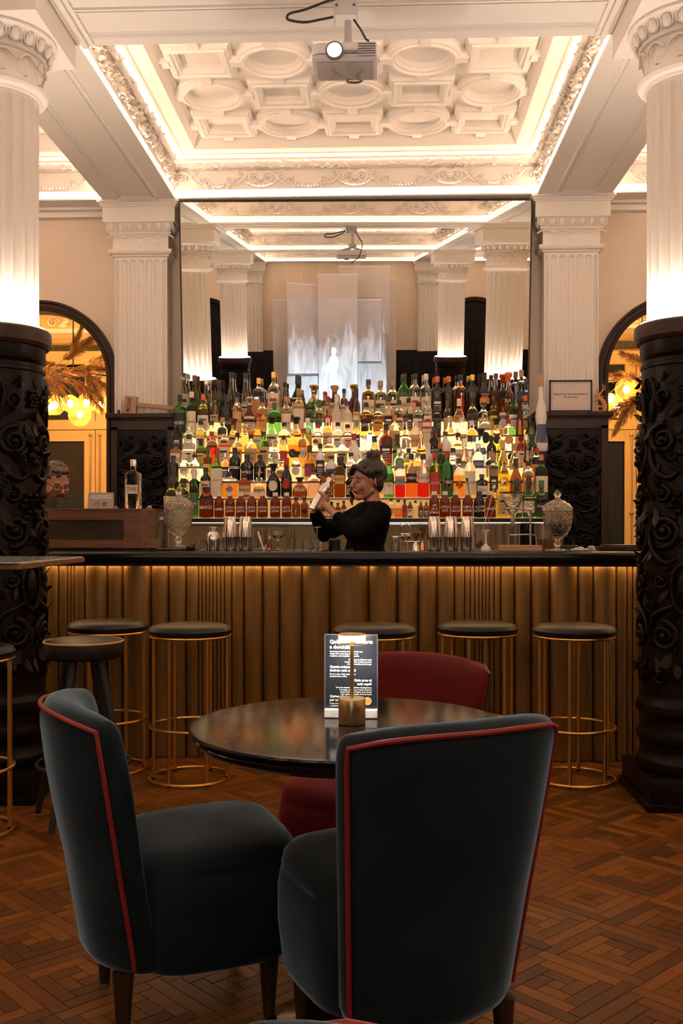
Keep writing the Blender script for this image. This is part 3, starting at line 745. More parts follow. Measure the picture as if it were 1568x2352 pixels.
for i in range(1,7):
    y=TY[i]-.048; q=[0,0,2,4,6,8,10][i]; a,b=xa+.01+q*.004,xb-.01-q*.004
    g=G(); g.box(a,y+.004,TZ[i-1],b,7.35 if i==6 else TY[i]+.052,TZ[i]-.002); part('step',g,STEPM,bb,smooth=False)
    g=G(); g.box(a,y,TZ[i-1]+.004,b,y+.003,TZ[i]-.014); part('light_panel',g,emis('shelf_light_%d'%i,(1,.50,.16) if i<3 else (1,.64,.30),LED_SHELF*(0,.30,.42,.7,1.1,1.4,1.1)[i]),bb,smooth=False)
    g=G(); g.box(a,y+.004,TZ[i]-.0018,b,TY[i]+.045,TZ[i]-.001); part('glow_strip',g,emis('shelf_glow',(1,.70,.38),2.6),bb,smooth=False)
    g=G(); g.box(a,y-.002,TZ[i]-.013,b,y+.0035,TZ[i]-.001); part('step_edge',g,mat('step_edge_metal',(.25,.19,.13),.35,.7),bb,smooth=False)
g=G(); g.box(xa,6.655,TZ[0]-.0006,xb,6.752,TZ[0]-.0003); part('base_light',g,emis('base_glow',(1,.66,.33),1.7),bb,smooth=False)

# ================================================================== BOTTLES
def glass(name,col,rough=.03,ior=1.38,**k): return mat('glass_'+name,col,rough,0,trans=1.0,ior=ior,**k)
GL={'c':glass('clear',(.97,.96,.93)),'p':glass('straw',(.98,.86,.55)),'a':glass('amber',(.90,.40,.07)),'o':glass('orange',(.90,.22,.03)),
 'g':glass('green',(.10,.42,.06)),'G':glass('dark_green',(.03,.10,.03)),'l':glass('olive',(.36,.34,.08)),'d':mat('bottle_black',(.006,.006,.006),.08),
 'b':glass('brown',(.22,.06,.015)),'r':glass('red',(.75,.02,.02)),'y':glass('yellow',(.95,.70,.05)),'u':glass('pale_blue',(.62,.80,.90)),
 'w':mat('glass_frosted',(.88,.82,.72),.5,trans=.6),'W':WHITEC,'t':glass('teal',(.08,.30,.30)),'B':glass('boston_amber',(.13,.021,.002)),
 'T':mat('stoneware_tan',(.20,.095,.035),.35),'P':glass('rose',(.95,.62,.55)),'x':glass('smoke',(.35,.33,.30))}
GN={'c':'clear','p':'pale gold','a':'amber','o':'orange','g':'green','G':'dark green','l':'olive','d':'black','b':'brown','r':'red','y':'yellow','u':'pale blue','w':'frosted white','W':'white','t':'teal','B':'brown','T':'tan stoneware','P':'pink','x':'smoky'}
def pl(n,c,r=.4,m=0): return mat('cap_'+n,c,r,m)
CP={'k':pl('black',(.012,.011,.011)),'g':pl('gold',(.62,.42,.14),.25,1),'s':pl('silver',(.7,.68,.65),.25,1),'r':pl('red',(.40,.012,.012)),'o':pl('orange',(.62,.12,.02)),
 'b':pl('brown',(.10,.04,.02)),'c':pl('cork',(.45,.27,.14),.8),'n':GL['c'],'w':pl('white',(.75,.70,.66)),'G':pl('green',(.03,.14,.04)),'t':pl('teal',(.15,.27,.27)),'y':pl('yellow',(.65,.42,.05)),'u':pl('blue',(.03,.06,.18))}
CN={'k':'black','g':'gold','s':'silver','r':'red','o':'orange','b':'brown','c':'cork','n':'glass','w':'white','G':'green','t':'teal','y':'yellow','u':'blue'}
def lm(n,c): return mat('label_'+n,c,.6)
LB={'w':lm('cream',(.74,.64,.52)),'k':lm('black',(.015,.014,.016)),'y':lm('yellow',(.68,.46,.08)),'r':lm('red',(.42,.03,.025)),'b':lm('blue',(.06,.09,.20)),'o':lm('orange',(.65,.27,.06)),
 'G':lm('green',(.05,.11,.04)),'t':lm('tan',(.55,.36,.17)),'u':lm('grey_blue',(.22,.29,.33)),'l':lm('lime',(.42,.45,.05)),'s':lm('grey',(.35,.31,.27)),'p':lm('purple',(.10,.04,.09)),'i':lm('pink',(.62,.40,.34))}
LN={'w':'cream','k':'black','y':'yellow','r':'red','b':'blue','o':'orange','G':'green','t':'tan','u':'grey-blue','l':'lime','s':'grey','p':'purple','i':'pink'}
LIQ={'p','a','o','r','y'}
def profile(kind,Rr,H):
    nr=min(.0145,Rr*.42)
    if kind=='S': p=[(Rr*.86,0),(Rr*.97,.006),(Rr,.016),(Rr,.60*H),(Rr*.97,.645*H),(Rr*.84,.69*H),(Rr*.58,.73*H),(nr*1.1,.77*H),(nr,.80*H),(nr,.95*H)]; cz=.87
    elif kind=='T': p=[(Rr*.86,0),(Rr*.97,.006),(Rr,.016),(Rr,.46*H),(Rr*.94,.52*H),(Rr*.72,.60*H),(nr*1.35,.68*H),(nr,.74*H),(nr*.95,.97*H)]; cz=.80
    elif kind=='K': p=[(Rr*.9,0),(Rr,.008),(Rr,.03),(Rr*.86,.25*H),(Rr*.66,.48*H),(nr*1.3,.70*H),(nr*1.05,.80*H),(nr,.95*H)]; cz=.88
    elif kind=='Q': p=[(Rr*.9,0),(Rr,.008),(Rr,.68*H),(Rr*.94,.72*H),(Rr*.62,.755*H),(nr*1.1,.775*H),(nr,.79*H),(nr,.95*H)]; cz=.86
    elif kind=='F': p=[(Rr*.8,0),(Rr*.95,.008),(Rr,.03),(Rr*.98,.38*H),(Rr*.86,.50*H),(Rr*.62,.60*H),(Rr*.40,.66*H),(nr*1.1,.72*H),(nr,.80*H),(nr*1.1,.88*H)]; cz=.86
    elif kind=='B': p=[(Rr*.88,0),(Rr*.98,.005),(Rr,.012),(Rr,.56*H),(Rr*.95,.64*H),(Rr*.78,.73*H),(Rr*.52,.80*H),(Rr*.44,.84*H),(Rr*.44,.95*H)]; cz=.86
    elif kind=='J': p=[(Rr*.9,0),(Rr,.01),(Rr,.62*H),(Rr*.9,.72*H),(Rr*.66,.82*H),(Rr*.62,.94*H)]; cz=.90
    else: p=[(Rr*.8,0),(Rr*.95,.01),(Rr,.06),(Rr*.8,.22*H),(Rr*.62,.30*H),(Rr*.72,.36*H),(Rr*.86,.44*H),(Rr*.7,.58*H),(nr*1.2,.68*H),(nr*1.1,.80*H),(nr,.96*H)]; cz=.84
    return p,nr,cz*H
def superell(r,z,a): return r/((abs(cos(a))**6+abs(sin(a))**6)**(1/6.))*.93
ORD=['first','second','third','fourth','fifth','sixth','seventh','eighth','ninth','tenth']
def ordn(n):
    ones=['','first','second','third','fourth','fifth','sixth','seventh','eighth','ninth']
    teens=['tenth','eleventh','twelfth','thirteenth','fourteenth','fifteenth','sixteenth','seventeenth','eighteenth','nineteenth']
    if n<10: return ones[n]
    if n<20: return teens[n-10]
    t={2:'twent',3:'thirt',4:'fort'}[n//10]
    return t+'ieth' if n%10==0 else t+'y-'+ones[n%10]
def bottle(x,y,z,wd,H,kind,gc,cc,lc,txt,label,group):
    Rr=wd/2; t=thing('bottle',label,'bottle',(x,y,z),0,group)
    sy=min(1,.082/wd); t.scale=(1,sy,1)
    if kind=='X':
        g=G(); g.box(-Rr,-Rr,0,Rr,Rr,H); part('box',g,LB[lc[0]],t,smooth=False,bevel=.002,bseg=1)
        g=G(); g.box(-Rr*.9,-Rr-.0006,H*.80,Rr*.9,-Rr-.0002,H*.93); part('label',g,LB['w'],t,smooth=False,fix=False)
        g=G(); g.box(-Rr*.9,-Rr-.0006,H*.08,Rr*.9,-Rr-.0002,H*.72); part('label',g,LB['w'],t,smooth=False,fix=False)
        if txt: text('lettering',txt,wd*.3,INK,t,T(0,-Rr-.0007,H*.6),maxw=wd*.8)
        return t
    p,nr,cz=profile(kind,Rr,H); seg=20
    fn=superell if kind=='Q' else None
    lev=None
    if gc in LIQ:
        lev=H*random.uniform(.50,.60); q=[]; 
        for a,b in zip(p,p[1:]):
            q.append(a)
            if a[1]<lev<b[1]: f=(lev-a[1])/(b[1]-a[1]); q.append((a[0]+f*(b[0]-a[0]),lev))
        q.append(p[-1]); p=q
    g=G(); g.lathe(p,24 if fn else seg,fn=fn)
    me=mesh('glass',g,[GL[gc],GL['c']] if lev else GL[gc],ang=50)
    if lev:
        for f in me.polygons:
            if f.center.z>lev: f.material_index=1
    link('glass',me,t)
    g=G()
    if cc=='n': g.lathe([(.004,H*.86),(nr*1.5,H*.87),(nr*1.7,H*.93),(nr*1.2,H*.99),(.003,H)],14)
    elif kind=='F': g.lathe([(nr*1.25,H*.80),(nr*1.3,H*.88),(nr*2.0,H*.93),(nr*2.1,H*.97),(nr*1.6,H),(.003,H)],16)
    else:
        cr=Rr*.52 if kind=='B' else (Rr*.68 if kind=='J' else nr*1.18)
        g.lathe([(cr,cz),(cr,H-.003),(cr*.9,H),(.002,H)],16)
    part('cap',g,CP[cc],t,ang=40)
    if lc!='-':
        c=lc[0]; sh=lc[1] if len(lc)>1 else ''
        z0,z1={'':(.13,.50),'s':(.30,.48),'t':(.08,.56),'r':(.2,.5),'d':(.14,.52),'h':(.34,.55)}[sh]
        if kind in 'KA': z0,z1=z0*.8,z1*.7
        z0*=H; z1*=H; rl=Rr*1.008
        def rad(zz):
            for a,b in zip(p,p[1:]):
                if a[1]<=zz<=b[1]: return a[0]+(b[0]-a[0])*(zz-a[1])/max(1e-6,b[1]-a[1])
            return Rr
        g=G(); yf=-Rr*.945 if kind=='Q' else None
        if sh in 'rd' and sh:
            zc=(z0+z1)/2; hh=min((z1-z0)/2,Rr*.9); n=4 if sh=='d' else 16; vs=[]
            for rr_ in (0,.5,1):
                for k in range(n):
                    a=2*PI*k/n+ (PI/2 if sh=='d' else 0); u=hh*rr_*cos(a)*(.85 if sh=='d' else .9); v=hh*rr_*sin(a)
                    if yf: vs.append((u,yf-.0006,zc+v))
                    else: vs.append((rl*sin(u/rl),-rl*cos(u/rl),zc+v))
            g.add(vs,[(i*n+k,i*n+(k+1)%n,(i+1)*n+(k+1)%n,(i+1)*n+k) for i in range(2) for k in range(n)])
        elif yf: g.box(-Rr*.8,yf-.0012,z0,Rr*.8,yf-.0004,z1)
        else:
            th=1.05; r0,r1=rad(z0)*1.008+.0002,rad(z1)*1.008+.0002
            g.lathe([(r0,z0),((rad((z0+z1)/2))*1.008+.0003,(z0+z1)/2),(r1,z1)],14,a0=-PI/2-th,a1=-PI/2+th,cap=False)
        part('label',g,LB[c],t,fix=False,ang=60)
        if txt:
            dark=c in 'krbGp'; rt=rad((z0+z1)/2)*1.012
            tm=WHITEP if dark else INK; nl=txt.count('\n')+1
            sz=min((z1-z0)*.75/nl,wd*.34)
            text('lettering',txt,sz,tm,t,T(0,yf-.0014 if yf else 0,(z0+z1)/2),wrap=None if yf else rt+.0004,maxw=wd*.9)
        elif not(sh=='r' or sh=='d'):    # print bands that cannot be read
            g=G(); rr_=rad((z0+z1)/2)*1.012+.0004
            for k,(f0,f1,q) in enumerate(((.64,.78,.62),(.50,.53,.75),(.38,.41,.6),(.26,.29,.68),(.10,.15,.3))):
                za,zb=z0+(z1-z0)*f0,z0+(z1-z0)*f1
                if yf: g.box(-Rr*.7*q,yf-.0018,za,Rr*.7*q,yf-.0013,zb)
                else: 
                    ra,rb=rad(za)*1.012+.0005,rad(zb)*1.012+.0005
                    g.lathe([(ra,za),(rb,zb)],6,a0=-PI/2-q,a1=-PI/2+q,cap=False)
            part('label_print',g,WHITEP if c in 'kpG' else random.choice((LB['k'],LB['k'],LB['s'],LB['r'],LB['b'])),t,smooth=False,fix=False)
    elif txt:
        sz=wd*.34; nl=txt.count('\n')+1; rt=Rr*1.004
        text('lettering',txt,sz,WHITEP,t,T(0,0,H*(.34 if kind in 'BJ' else .40)),wrap=rt+.0003,maxw=wd*1.08,bold=.004 if kind in 'BJ' else .012,hand=.05 if kind in 'BJ' else 0)
    return t
# x-centre, width, top row (photo pixels) | shape glass cap label | words
TIERS=[
"""394 25 1100 S l k lt CHARTREUSE;421 25 1098 S l k Gt CHARTREUSE;446 22 1085 S g w Gt Limoncello;473 34 1118 B B k - AMARGO;503 23 1131 B B w - KÜMMEL;528 23 1131 B B w - COTENAC\\nC6H12O;553 24 1131 B B w - VALERIANA\\nC6H12O3;578 23 1131 B B w - FURFURAL\\nC5H4O2;603 24 1131 B B w - CARVONA\\nC10H14O;632 24 1131 B B w - HUMULONA\\nC21H30O5;658 23 1131 B B w - ANETOL\\nC10H12O;680 17 1142 S b k sd;699 17 1142 S b k kd;715 13 1150 S b k w;731 13 1152 S d k k;746 14 1148 S b k i;761 13 1152 S d k w;776 14 1155 S b k i;788 12 1150 S b k w;898 14 1145 S y k t;914 16 1148 S o k or;929 11 1148 S b k r;942 11 1148 S b w w;954 12 1150 S p k -;966 12 1150 S b w k;979 12 1150 S b w k;996 24 1129 B B w - GIN\\nDE LA\\nSETMANA;1021 24 1129 B B w - CITRIC\\nHYS;1046 24 1129 B B w - COCO\\nCACAO;1074 25 1129 B B w - HUMULUS\\nLUPULUS;1100 25 1129 B d k - ALLIUM\\nSATIVUM;1126 25 1129 B B w - TANGERI;1154 29 1100 Q y g tt;1186 22 1100 T G k w;1214 25 1096 T G k w COCCHI;1243 27 1104 T G G k Aromes""",
"""398 24 1072 T d k -;423 22 1082 S c w wt;446 24 1086 S d k -;473 25 1073 S d k wt;497 24 1076 X c k wt LUXARDO;528 36 1083 Q a k sd 47;561 28 1086 S b k t DRAMBUIE;595 25 1096 F a n w AMBRO;628 34 1064 F d k wr;658 25 1051 T d r rr;690 35 1096 F b k - CREOLE'S;719 27 1076 S P k - MANIFEST;749 32 1083 J B k - GIN\\nDE LA\\nSETMANA;780 24 1050 Q b k yh AMARGO;803 17 1085 S d k s;826 22 1070 S a k w;850 22 1065 S c k w;873 20 1070 S p b w;894 24 1044 T g r wt PUNT E\\nMES;919 23 1058 Q r t uh BONANTO;945 25 1043 S o k kh APEROL;972 24 1043 S r k wh CAMPARI;999 26 1040 S l r rt PICON;1027 27 1037 S G r rd CYNAR;1054 24 1054 S a b od AVERNA;1079 24 1037 S y s wt SUZE;1106 28 1090 Q d b w MO;1131 24 1046 Q y c k;1156 24 1040 T y y yr;1183 24 1054 T b k ur;1211 26 1060 S a k t;1241 28 1046 S G c w 51""",
"""398 22 1045 S d k -;424 20 1042 S p w ws;447 20 1042 S c k wr;478 21 1025 S g G y GIN;499 21 1028 T g r -;518 16 1040 S c s k;538 27 1027 S d k - BROCKMANS;566 29 1044 S d k pd HENDRICK'S;597 29 1044 S d k wd HENDRICK'S;622 21 1050 S c n w;645 24 1055 F a s t;680 31 1036 F p k wr;711 26 1023 T l k r;735 21 1019 S W k kt;761 27 1047 S W k bs;785 20 1048 S d k s;806 22 1040 S c k w;828 22 1040 S a s w;850 22 1040 S c k k;872 22 1035 S p k w;916 21 1031 S c s us;938 18 1030 Q y k y;960 19 1040 S c t w;983 20 1018 S W w wt 7;1011 23 1020 S G o -;1040 24 1030 S u k ur;1066 24 1008 T P s ws;1098 25 1020 S u s bh LONDON;1128 25 1038 S p c t;1154 22 1012 T y y y;1180 21 1020 T p c ws;1208 17 1000 K p s wt GALLIANO;1232 22 1030 S p r o""",
"""405 25 1017 Q T k wt BOLS;434 30 997 Q c k w;461 21 1008 S G k y;486 26 990 S r r - Alto;514 28 984 S o k w;545 21 993 S a k t;577 28 997 S a k tt CHAIRMAN'S\\nRESERVE;607 26 990 S g k tt;630 23 1010 F c n wt GINRAW;650 18 1000 S r k r;672 23 985 S a s kr 12;696 26 984 S o r wr 7;724 22 1010 S a b w;757 25 1005 Q p w t DONOSTI;789 27 1008 S p w tt;815 27 996 T W r -;839 20 1000 S c s w;862 20 1002 T l k -;890 26 975 S b k k;920 22 998 T G k -;938 25 1010 F c n w GINRAW;962 36 998 K a g ys;990 23 980 S b k kr HAVANA\\nCLUB;1016 24 992 S W b w;1046 26 995 S c k w CARA;1080 22 1002 T c k t;1105 26 985 F c k bs;1131 22 1003 S d k G;1148 20 1010 S l s y;1170 24 1012 Q p c kr;1194 22 1004 Q b k w;1220 22 1000 S d k sr""",
"",
"""413 26 904 S g k kt ARDBEG;440 23 898 S G w wt LAPHROAIG;467 25 904 S l o w;492 20 897 T p k ts;519 26 905 S d k k XAICA;545 23 899 S a k tt CAOL ILA;573 28 911 F b s w;602 25 912 S p k y;630 27 924 S g G -;657 22 910 S p c wt JURA;686 24 892 S a c wt 12;711 18 924 Q t G - BRUGAL;732 23 918 S c G Gr;752 16 910 S a r r;774 23 905 T w w -;797 24 922 S w u -;818 18 892 T a k w MARTELL;840 25 925 S y k k SEFELI;868 22 928 S a k o;892 21 912 S p b k;916 20 920 S c k w;938 18 915 S a k k;960 18 925 S c k w;982 20 911 S c w w;1003 21 935 Q x k k;1027 16 921 S a b t;1054 22 917 T c w oh FERRAND;1085 22 916 S a k k BLACK\\nLABEL;1110 23 925 S c n w;1133 18 912 S l b y;1154 20 898 F b k w;1178 20 908 S g k w;1206 17 911 S a o t""",
"""425 24 854 T c n wt;446 23 860 T l b -;472 30 870 K c s -;503 18 871 T d k -;531 26 853 K c k kt GUSTAV;564 27 855 K c k w;594 27 867 Q c g o;628 27 853 S c g wt;654 24 878 K c k t;683 25 861 T G k w;722 34 883 F p g -;745 16 899 S a r t;767 24 885 F b c w;789 15 893 S c k w;812 28 883 F b g -;846 26 872 S a b w BALVENIE;874 26 875 S p c w;902 25 875 S p c w;928 24 859 S g k w GLENFIDDICH;953 23 859 S c k w;978 23 860 S c w w;1004 23 866 S d o k;1030 24 866 S d o -;1057 26 862 S o k -;1085 27 862 S d g -;1112 23 858 T d k oh;1138 25 860 K a b -;1167 25 858 F o o - GLEN;1197 28 852 Q u c kh BLUE"""]
TIERS[4]="""408 24 974 Q x n k;434 25 978 Q c s wt FEW;461 20 965 S a k w;487 25 966 S a k t;512 24 958 S p c w;536 26 960 F a b w;563 27 974 F a n -;593 29 949 K a r wt Maker's\\nMark;624 27 956 F c k w;652 24 970 S a k wr;680 28 957 F a k -;706 24 960 S a w t;730 21 975 S p r w AÑEJO;752 24 960 S p w tt;776 22 970 S c k w;798 22 975 S P k i;818 18 965 T c t k;850 30 972 F c n -;878 20 985 S u n w;906 25 953 S a o tt Tito's;931 22 960 K c b wt;954 22 962 S w w t ALTO;979 19 967 X c k rt ALIPÚS;1001 22 966 S d k k;1033 28 956 F p n -;1060 24 960 S p w o;1083 20 968 S p w us TRES;1113 26 950 S p n kr;1140 20 962 F y k kr;1168 25 965 Q c r or;1194 22 905 K b k -;1220 21 958 T G k -;1236 31 863 A W c b"""
TN=['lowest','second','third','fourth','fifth','sixth','top']
for ti,row in enumerate(TIERS):
    items=[]
    for it in row.split(';'):
        f=it.split(' ',7)
        items.append([float(f[0]),float(f[1]),float(f[2]),f[3],f[4],f[5],f[6],(f[7] if len(f)>7 else '').replace('\\n','\n')])
    items.sort(key=lambda q:q[0]); y=TY[ti]
    for q,it_ in enumerate(items):
        if it_[3]!='B': it_[1]=min(it_[1]*1.14,max(it_[1],.98*min([abs(o_[0]-it_[0])*2-o_[1] for r_,o_ in enumerate(items) if r_!=q]))); k_=y/FPX
    for _ in range(60):                                       # no two bottles of a row may touch
        for a,b in zip(items,items[1:]):
            gap=b[0]-a[0]-(a[1]+b[1])/2-.4
            if gap<0: a[0]+=gap/2; b[0]-=gap/2
    for n,(px,wp,top,kd,gc,cc,lc,tx) in enumerate(items):
        wd=wp*k_; z=TZ[ti]+.0002; H=(TPX[ti]-top)*k_
        pos='leftmost' if n==0 else 'rightmost' if n==len(items)-1 else ordn(n+1)+' from left'
        nm={'X':'boxed bottle','F':'decanter bottle','B':'handwritten bottle','J':'jar-shaped handwritten bottle','A':'painted ceramic bottle','K':'conical bottle','Q':'square bottle'}.get(kd,'bottle')
        lbn=(', '+LN[lc[0]]+' label') if lc!='-' and kd!='X' else ''
        lb='%s %s, %s cap%s, %s on the %s step'%(GN[gc],nm,CN[cc],lbn,pos,TN[ti])
        if kd=='X': lb='%s %s, %s on the %s step'%(LN[lc[0]],nm,pos,TN[ti])
        bottle(at(px,1100,y).x,y,z,wd,H,kd,gc,cc,lc,tx,lb,'bottles on the %s step of the back bar'%TN[ti])

# ================================================================== STOOLS
def ringpts(r,z,n=40,cx=0,cy=0): return [(cx+r*cos(2*PI*i/n),cy+r*sin(2*PI*i/n),z) for i in range(n)]
RST=.193
g=G(); g.lathe([(.02,.700),(RST-.01,.700),(RST+.004,.708),(RST+.006,.722),(RST-.004,.738),(RST-.03,.747),(.10,.751),(.001,.751)],48); SEATM=mesh('seat',g,BLACKL)
g=G(); g.tube(ringpts(RST-.002,.694),.0065,8,closed=True); TRM=mesh('seat_ring',g,GOLD)
g=G(); g.tube(ringpts(RST+.0,.262),.0065,8,closed=True); MRM=mesh('foot_ring',g,GOLD)
g=G(); g.tube(ringpts(RST+.0,.014),.0065,8,closed=True); BRM=mesh('base_ring',g,GOLD)
g=G(); g.tube([(0,0,.012),(0,0,.694)],.0098,10); LGM=mesh('leg',g,GOLD)
g=G(); g.lathe([(.0095,0),(.0095,.013)],10); FTM=mesh('rubber_foot',g,BLACKW)
def stool(x,y,rz,label):
    t=thing('bar_stool',label,'stool',(x,y,0),rz,'gold bar stools')
    link('seat',SEATM,t); link('seat_ring',TRM,t); link('foot_ring',MRM,t); link('base_ring',BRM,t)
    for k in range(6):
        a=2*PI*k/6; l=link('leg',LGM,t,loc=((RST-.017)*cos(a),(RST-.017)*sin(a),0)); link('rubber_foot',FTM,l)
    return t
for px,Y,rz,lb in ((248,4.95,.25,'gold bar stool behind the black wooden stool, leftmost at the counter'),(437,4.78,.12,'gold bar stool with round black seat between the blue chair and the table'),
  (861,4.80,.3,'gold bar stool directly behind the table lamp and menu sign'),(1096,4.93,.2,'gold bar stool behind the red chair'),(1318,4.84,.22,'gold bar stool beside the right carved pedestal')):
    stool(at(px,1500,Y).x,Y,rz,lb)
stool(at(-84,1500,3.9).x,3.9,.3,'gold bar stool cut off by the left edge of the photo')
t=thing('wooden_stool','black wooden stool with splayed legs and gold piped seat','stool',(at(192,1480,4.12).x,4.12,0),.5)
g=G(); g.lathe([(.02,.672),(.150,.672),(.160,.680),(.163,.70),(.163,.732),(.158,.742),(.12,.752),(.001,.757)],40); part('seat',g,BLACKL,t)
g=G(); g.tube(ringpts(.1620,.7405),.0042,6,closed=True); part('piping',g,mat('gold_piping',(.55,.38,.14),.4,.3),t)
for k in range(4):
    a=PI/4+k*PI/2; g=G(); g.tube([(.075*cos(a),.075*sin(a),.675),(.225*cos(a),.225*sin(a),.0)],[.020,.013],12); part('leg',g,BLACKW,t)
g=G(); g.tube(ringpts(.19,.235),.008,8,closed=True); part('foot_ring',g,BLACKW,t)

# ================================================================== VELVET CHAIRS
VBLUE=mat('velvet_blue_grey',(.007,.013,.018),.8,spec=.15,sheen=.75,sr=.32,stint=(.42,.66,.95),bump=.15,bs=9,bd=.01,var=.35,vs=5)
VRED=mat('velvet_red',(.075,.0015,.002),.8,spec=.2,sheen=.25,sr=.35,stint=(.8,.05,.04),var=.3,vs=5)
PIPR=mat('red_piping',(.20,.008,.006),.6); PIPK=mat('black_piping',(.01,.01,.01),.5); LEGW=mat('chair_leg_wood',(.028,.012,.007),.4)
def spow(x,p): return math.copysign(abs(x)**p,x)
ZTOP=.80
def back_y(u,z):      # centre line of the backrest: leans back, wings curl forward
    return -.215-.10*max(0,(z-.20))/.6+.085*u*u
def back_w(z): return .205+.052*max(0,min(1,(z-.18)/.55))
def chair_meshes(vel,pip):
    g=G(); n=40; lev=[(.172,.55,.9),(.178,.8,.97),(.20,1,1)]+[(.20+.54*i/10,1,1) for i in range(1,11)]+[(.765,.96,1),(.785,.78,.985),(.796,.5,.965),(.801,.2,.94)]
    vs=[]
    for (z,ts,ws) in lev:
        wd=back_w(z)*ws; tk=.052*ts*(1 if z<.42 else 1+.15*sin((z-.42)/.38*PI))
        for k in range(n):
            a=2*PI*k/n; cx=spow(cos(a),.42); u=cx
            y=back_y(u,z)+tk*spow(sin(a),.75); top=z
            if z>.7: top=z-.022*abs(u)**3*((z-.7)/.1)
            vs.append((u*wd,y,top))
    m=len(lev); fs=[(i*n+k,i*n+(k+1)%n,(i+1)*n+(k+1)%n,(i+1)*n+k) for i in range(m-1) for k in range(n)]
    fs.append(tuple(range(n-1,-1,-1))); fs.append(tuple((m-1)*n+k for k in range(n))); g.add(vs,fs)
    bk=mesh('backrest',g,vel,ang=60)
    g=G(); n=48; vs=[]; lev=[(.165,.92),(.172,.965),(.19,.985),(.28,1.0),(.36,1.01),(.395,1.0),(.400,.985),(.404,.995),(.425,.985),(.442,.93),(.452,.80),(.458,.55),(.460,.2)]
    for z,s in lev:
        for k in range(n):
            a=2*PI*k/n; x=.232*spow(cos(a),.42); y=(.205 if sin(a)>0 else .19)*spow(sin(a),.45)
            if y>0: x*=1-.10*(y/.205)**2
            bow=1+.04*sin(min(1,max(0,(z-.17)/.26))*PI)
            vs.append((x*s*bow,.045+y*s*bow,z+(.012*(y/.275) if z>.4 else 0)))
    m=len(lev); fs=[(i*n+k,i*n+(k+1)%n,(i+1)*n+(k+1)%n,(i+1)*n+k) for i in range(m-1) for k in range(n)]
    fs.append(tuple(range(n-1,-1,-1))); fs.append(tuple((m-1)*n+k for k in range(n))); g.add(vs,fs)
    st=mesh('seat',g,vel,ang=60)
    P=[]
    for i in range(15):
        z=.19+(.757-.19)*i/14; P.append((-back_w(z)*.985,back_y(1,z)-.034,z))
    for i in range(1,16):
        u=-.93+1.86*i/16; z=.785-.022*abs(u)**3; P.append((u*back_w(.78)*.995,back_y(u,.785)-.047,z))
    for i in range(15):
        z=.757-(.757-.19)*i/14; P.append((back_w(z)*.985,back_y(1,z)-.034,z))
    g=G(); g.tube(P,.0058,7); pi=mesh('piping',g,pip)
    g=G(); g.tube([(0,0,.175),(0,0,.01)],[.026,.0135],14); lg=mesh('leg',g,LEGW)
    g=G(); g.lathe([(.013,0),(.014,.012)],12); ft=mesh('leg_glide',g,STEELB)
    return bk,st,pi,lg,ft
CH={'b':chair_meshes(VBLUE,PIPR),'r':chair_meshes(VRED,PIPK)}
def chair(x,y,rz,kind,label,group=None):
    t=thing('velvet_chair',label,'chair',(x,y,0),rz,group); bk,st,pi,lg,ft=CH[kind]
    b=link('backrest',bk,t); link('piping',pi,b); link('seat',st,t)
    for sx in (-1,1):
        for sy,yy in ((-1,-.185),(1,.17)):
            l=link('leg',lg,t,loc=(sx*.165,yy,0)); l.rotation_euler=(0,0,0); link('leg_glide',ft,l)
    return t
chair(-.50,2.53,R(23-90),'b','blue-grey velvet chair with red piping at the left of the table')
chair(.035,2.30,R(28),'b','blue-grey velvet chair with red piping seen from behind in the foreground').scale=(1,1,1.03)
chair(-.02,3.05,R(180-35),'r','dark red velvet chair with black piping behind the table')
chair(-.19,.552,R(120),'b','blue-grey chair of which only the top edge shows at the bottom')

# ================================================================== TABLE, LAMP, MENU SIGN
TX,TYY,TZZ=-.075,2.385,.745
hm,ht,hb=nt('hammered_black'); hb.inputs['Base Color'].default_value=(.008,.006,.006,1); hb.inputs['Roughness'].default_value=.11; hb.inputs['Metallic'].default_value=0; hb.inputs['Specular IOR Level'].default_value=.24
vo=ht.nodes.new('ShaderNodeTexVoronoi'); vo.inputs['Scale'].default_value=130; vb=ht.nodes.new('ShaderNodeBump'); vb.inputs['Strength'].default_value=.07; vb.inputs['Distance'].default_value=.0012
tcn=ht.nodes.new('ShaderNodeTexCoord'); ht.links.new(tcn.outputs['Object'],vo.inputs['Vector']); ht.links.new(vo.outputs['Distance'],vb.inputs['Height']); ht.links.new(vb.outputs[0],hb.inputs['Normal'])
t=thing('round_table','round black hammered table between the blue chairs','table',(TX,TYY,0))
RT=.385
g=G(); g.lathe([(.02,.690),(RT-.09,.690),(RT-.05,.697),(RT-.018,.712),(RT-.008,.724),(RT-.014,.731),(RT-.004,.735),(RT,.740),(RT-.002,.745),(RT-.012,.7455),(.001,.7455)],72); part('tabletop',g,hm,t,ang=25)
g=G(); g.tube([(0,0,.02),(0,0,.70)],.035,20); part('pedestal',g,BLACKP,t)
g=G(); g.lathe([(.215,0),(.215,.012),(.18,.022),(.04,.03)],40); part('base',g,BLACKP,t)
zt=TZZ+.0012
lp=at(808,1660,2.385); t=thing('table_lamp','small brass cordless lamp lit on the round table','lamp',(lp.x,2.385,zt))
g=G(); g.lathe([(.031,0),(.0325,.002),(.0325,.059),(.0315,.061),(.001,.061)],40); part('base',g,BRASS,t)
g=G(); g.box(-.006,-.0332,.012,-.000,-.0318,.0145); part('charging_port',g,INK,t,smooth=False,M=RZ(-.25))
g=G(); g.tube([(0,0,.061),(0,0,.205)],[.0045,.0050],12); part('stem',g,BRASS,t)
AMB=mat('amber_glass_thin',(.50,.27,.08),.15,alpha=.45)
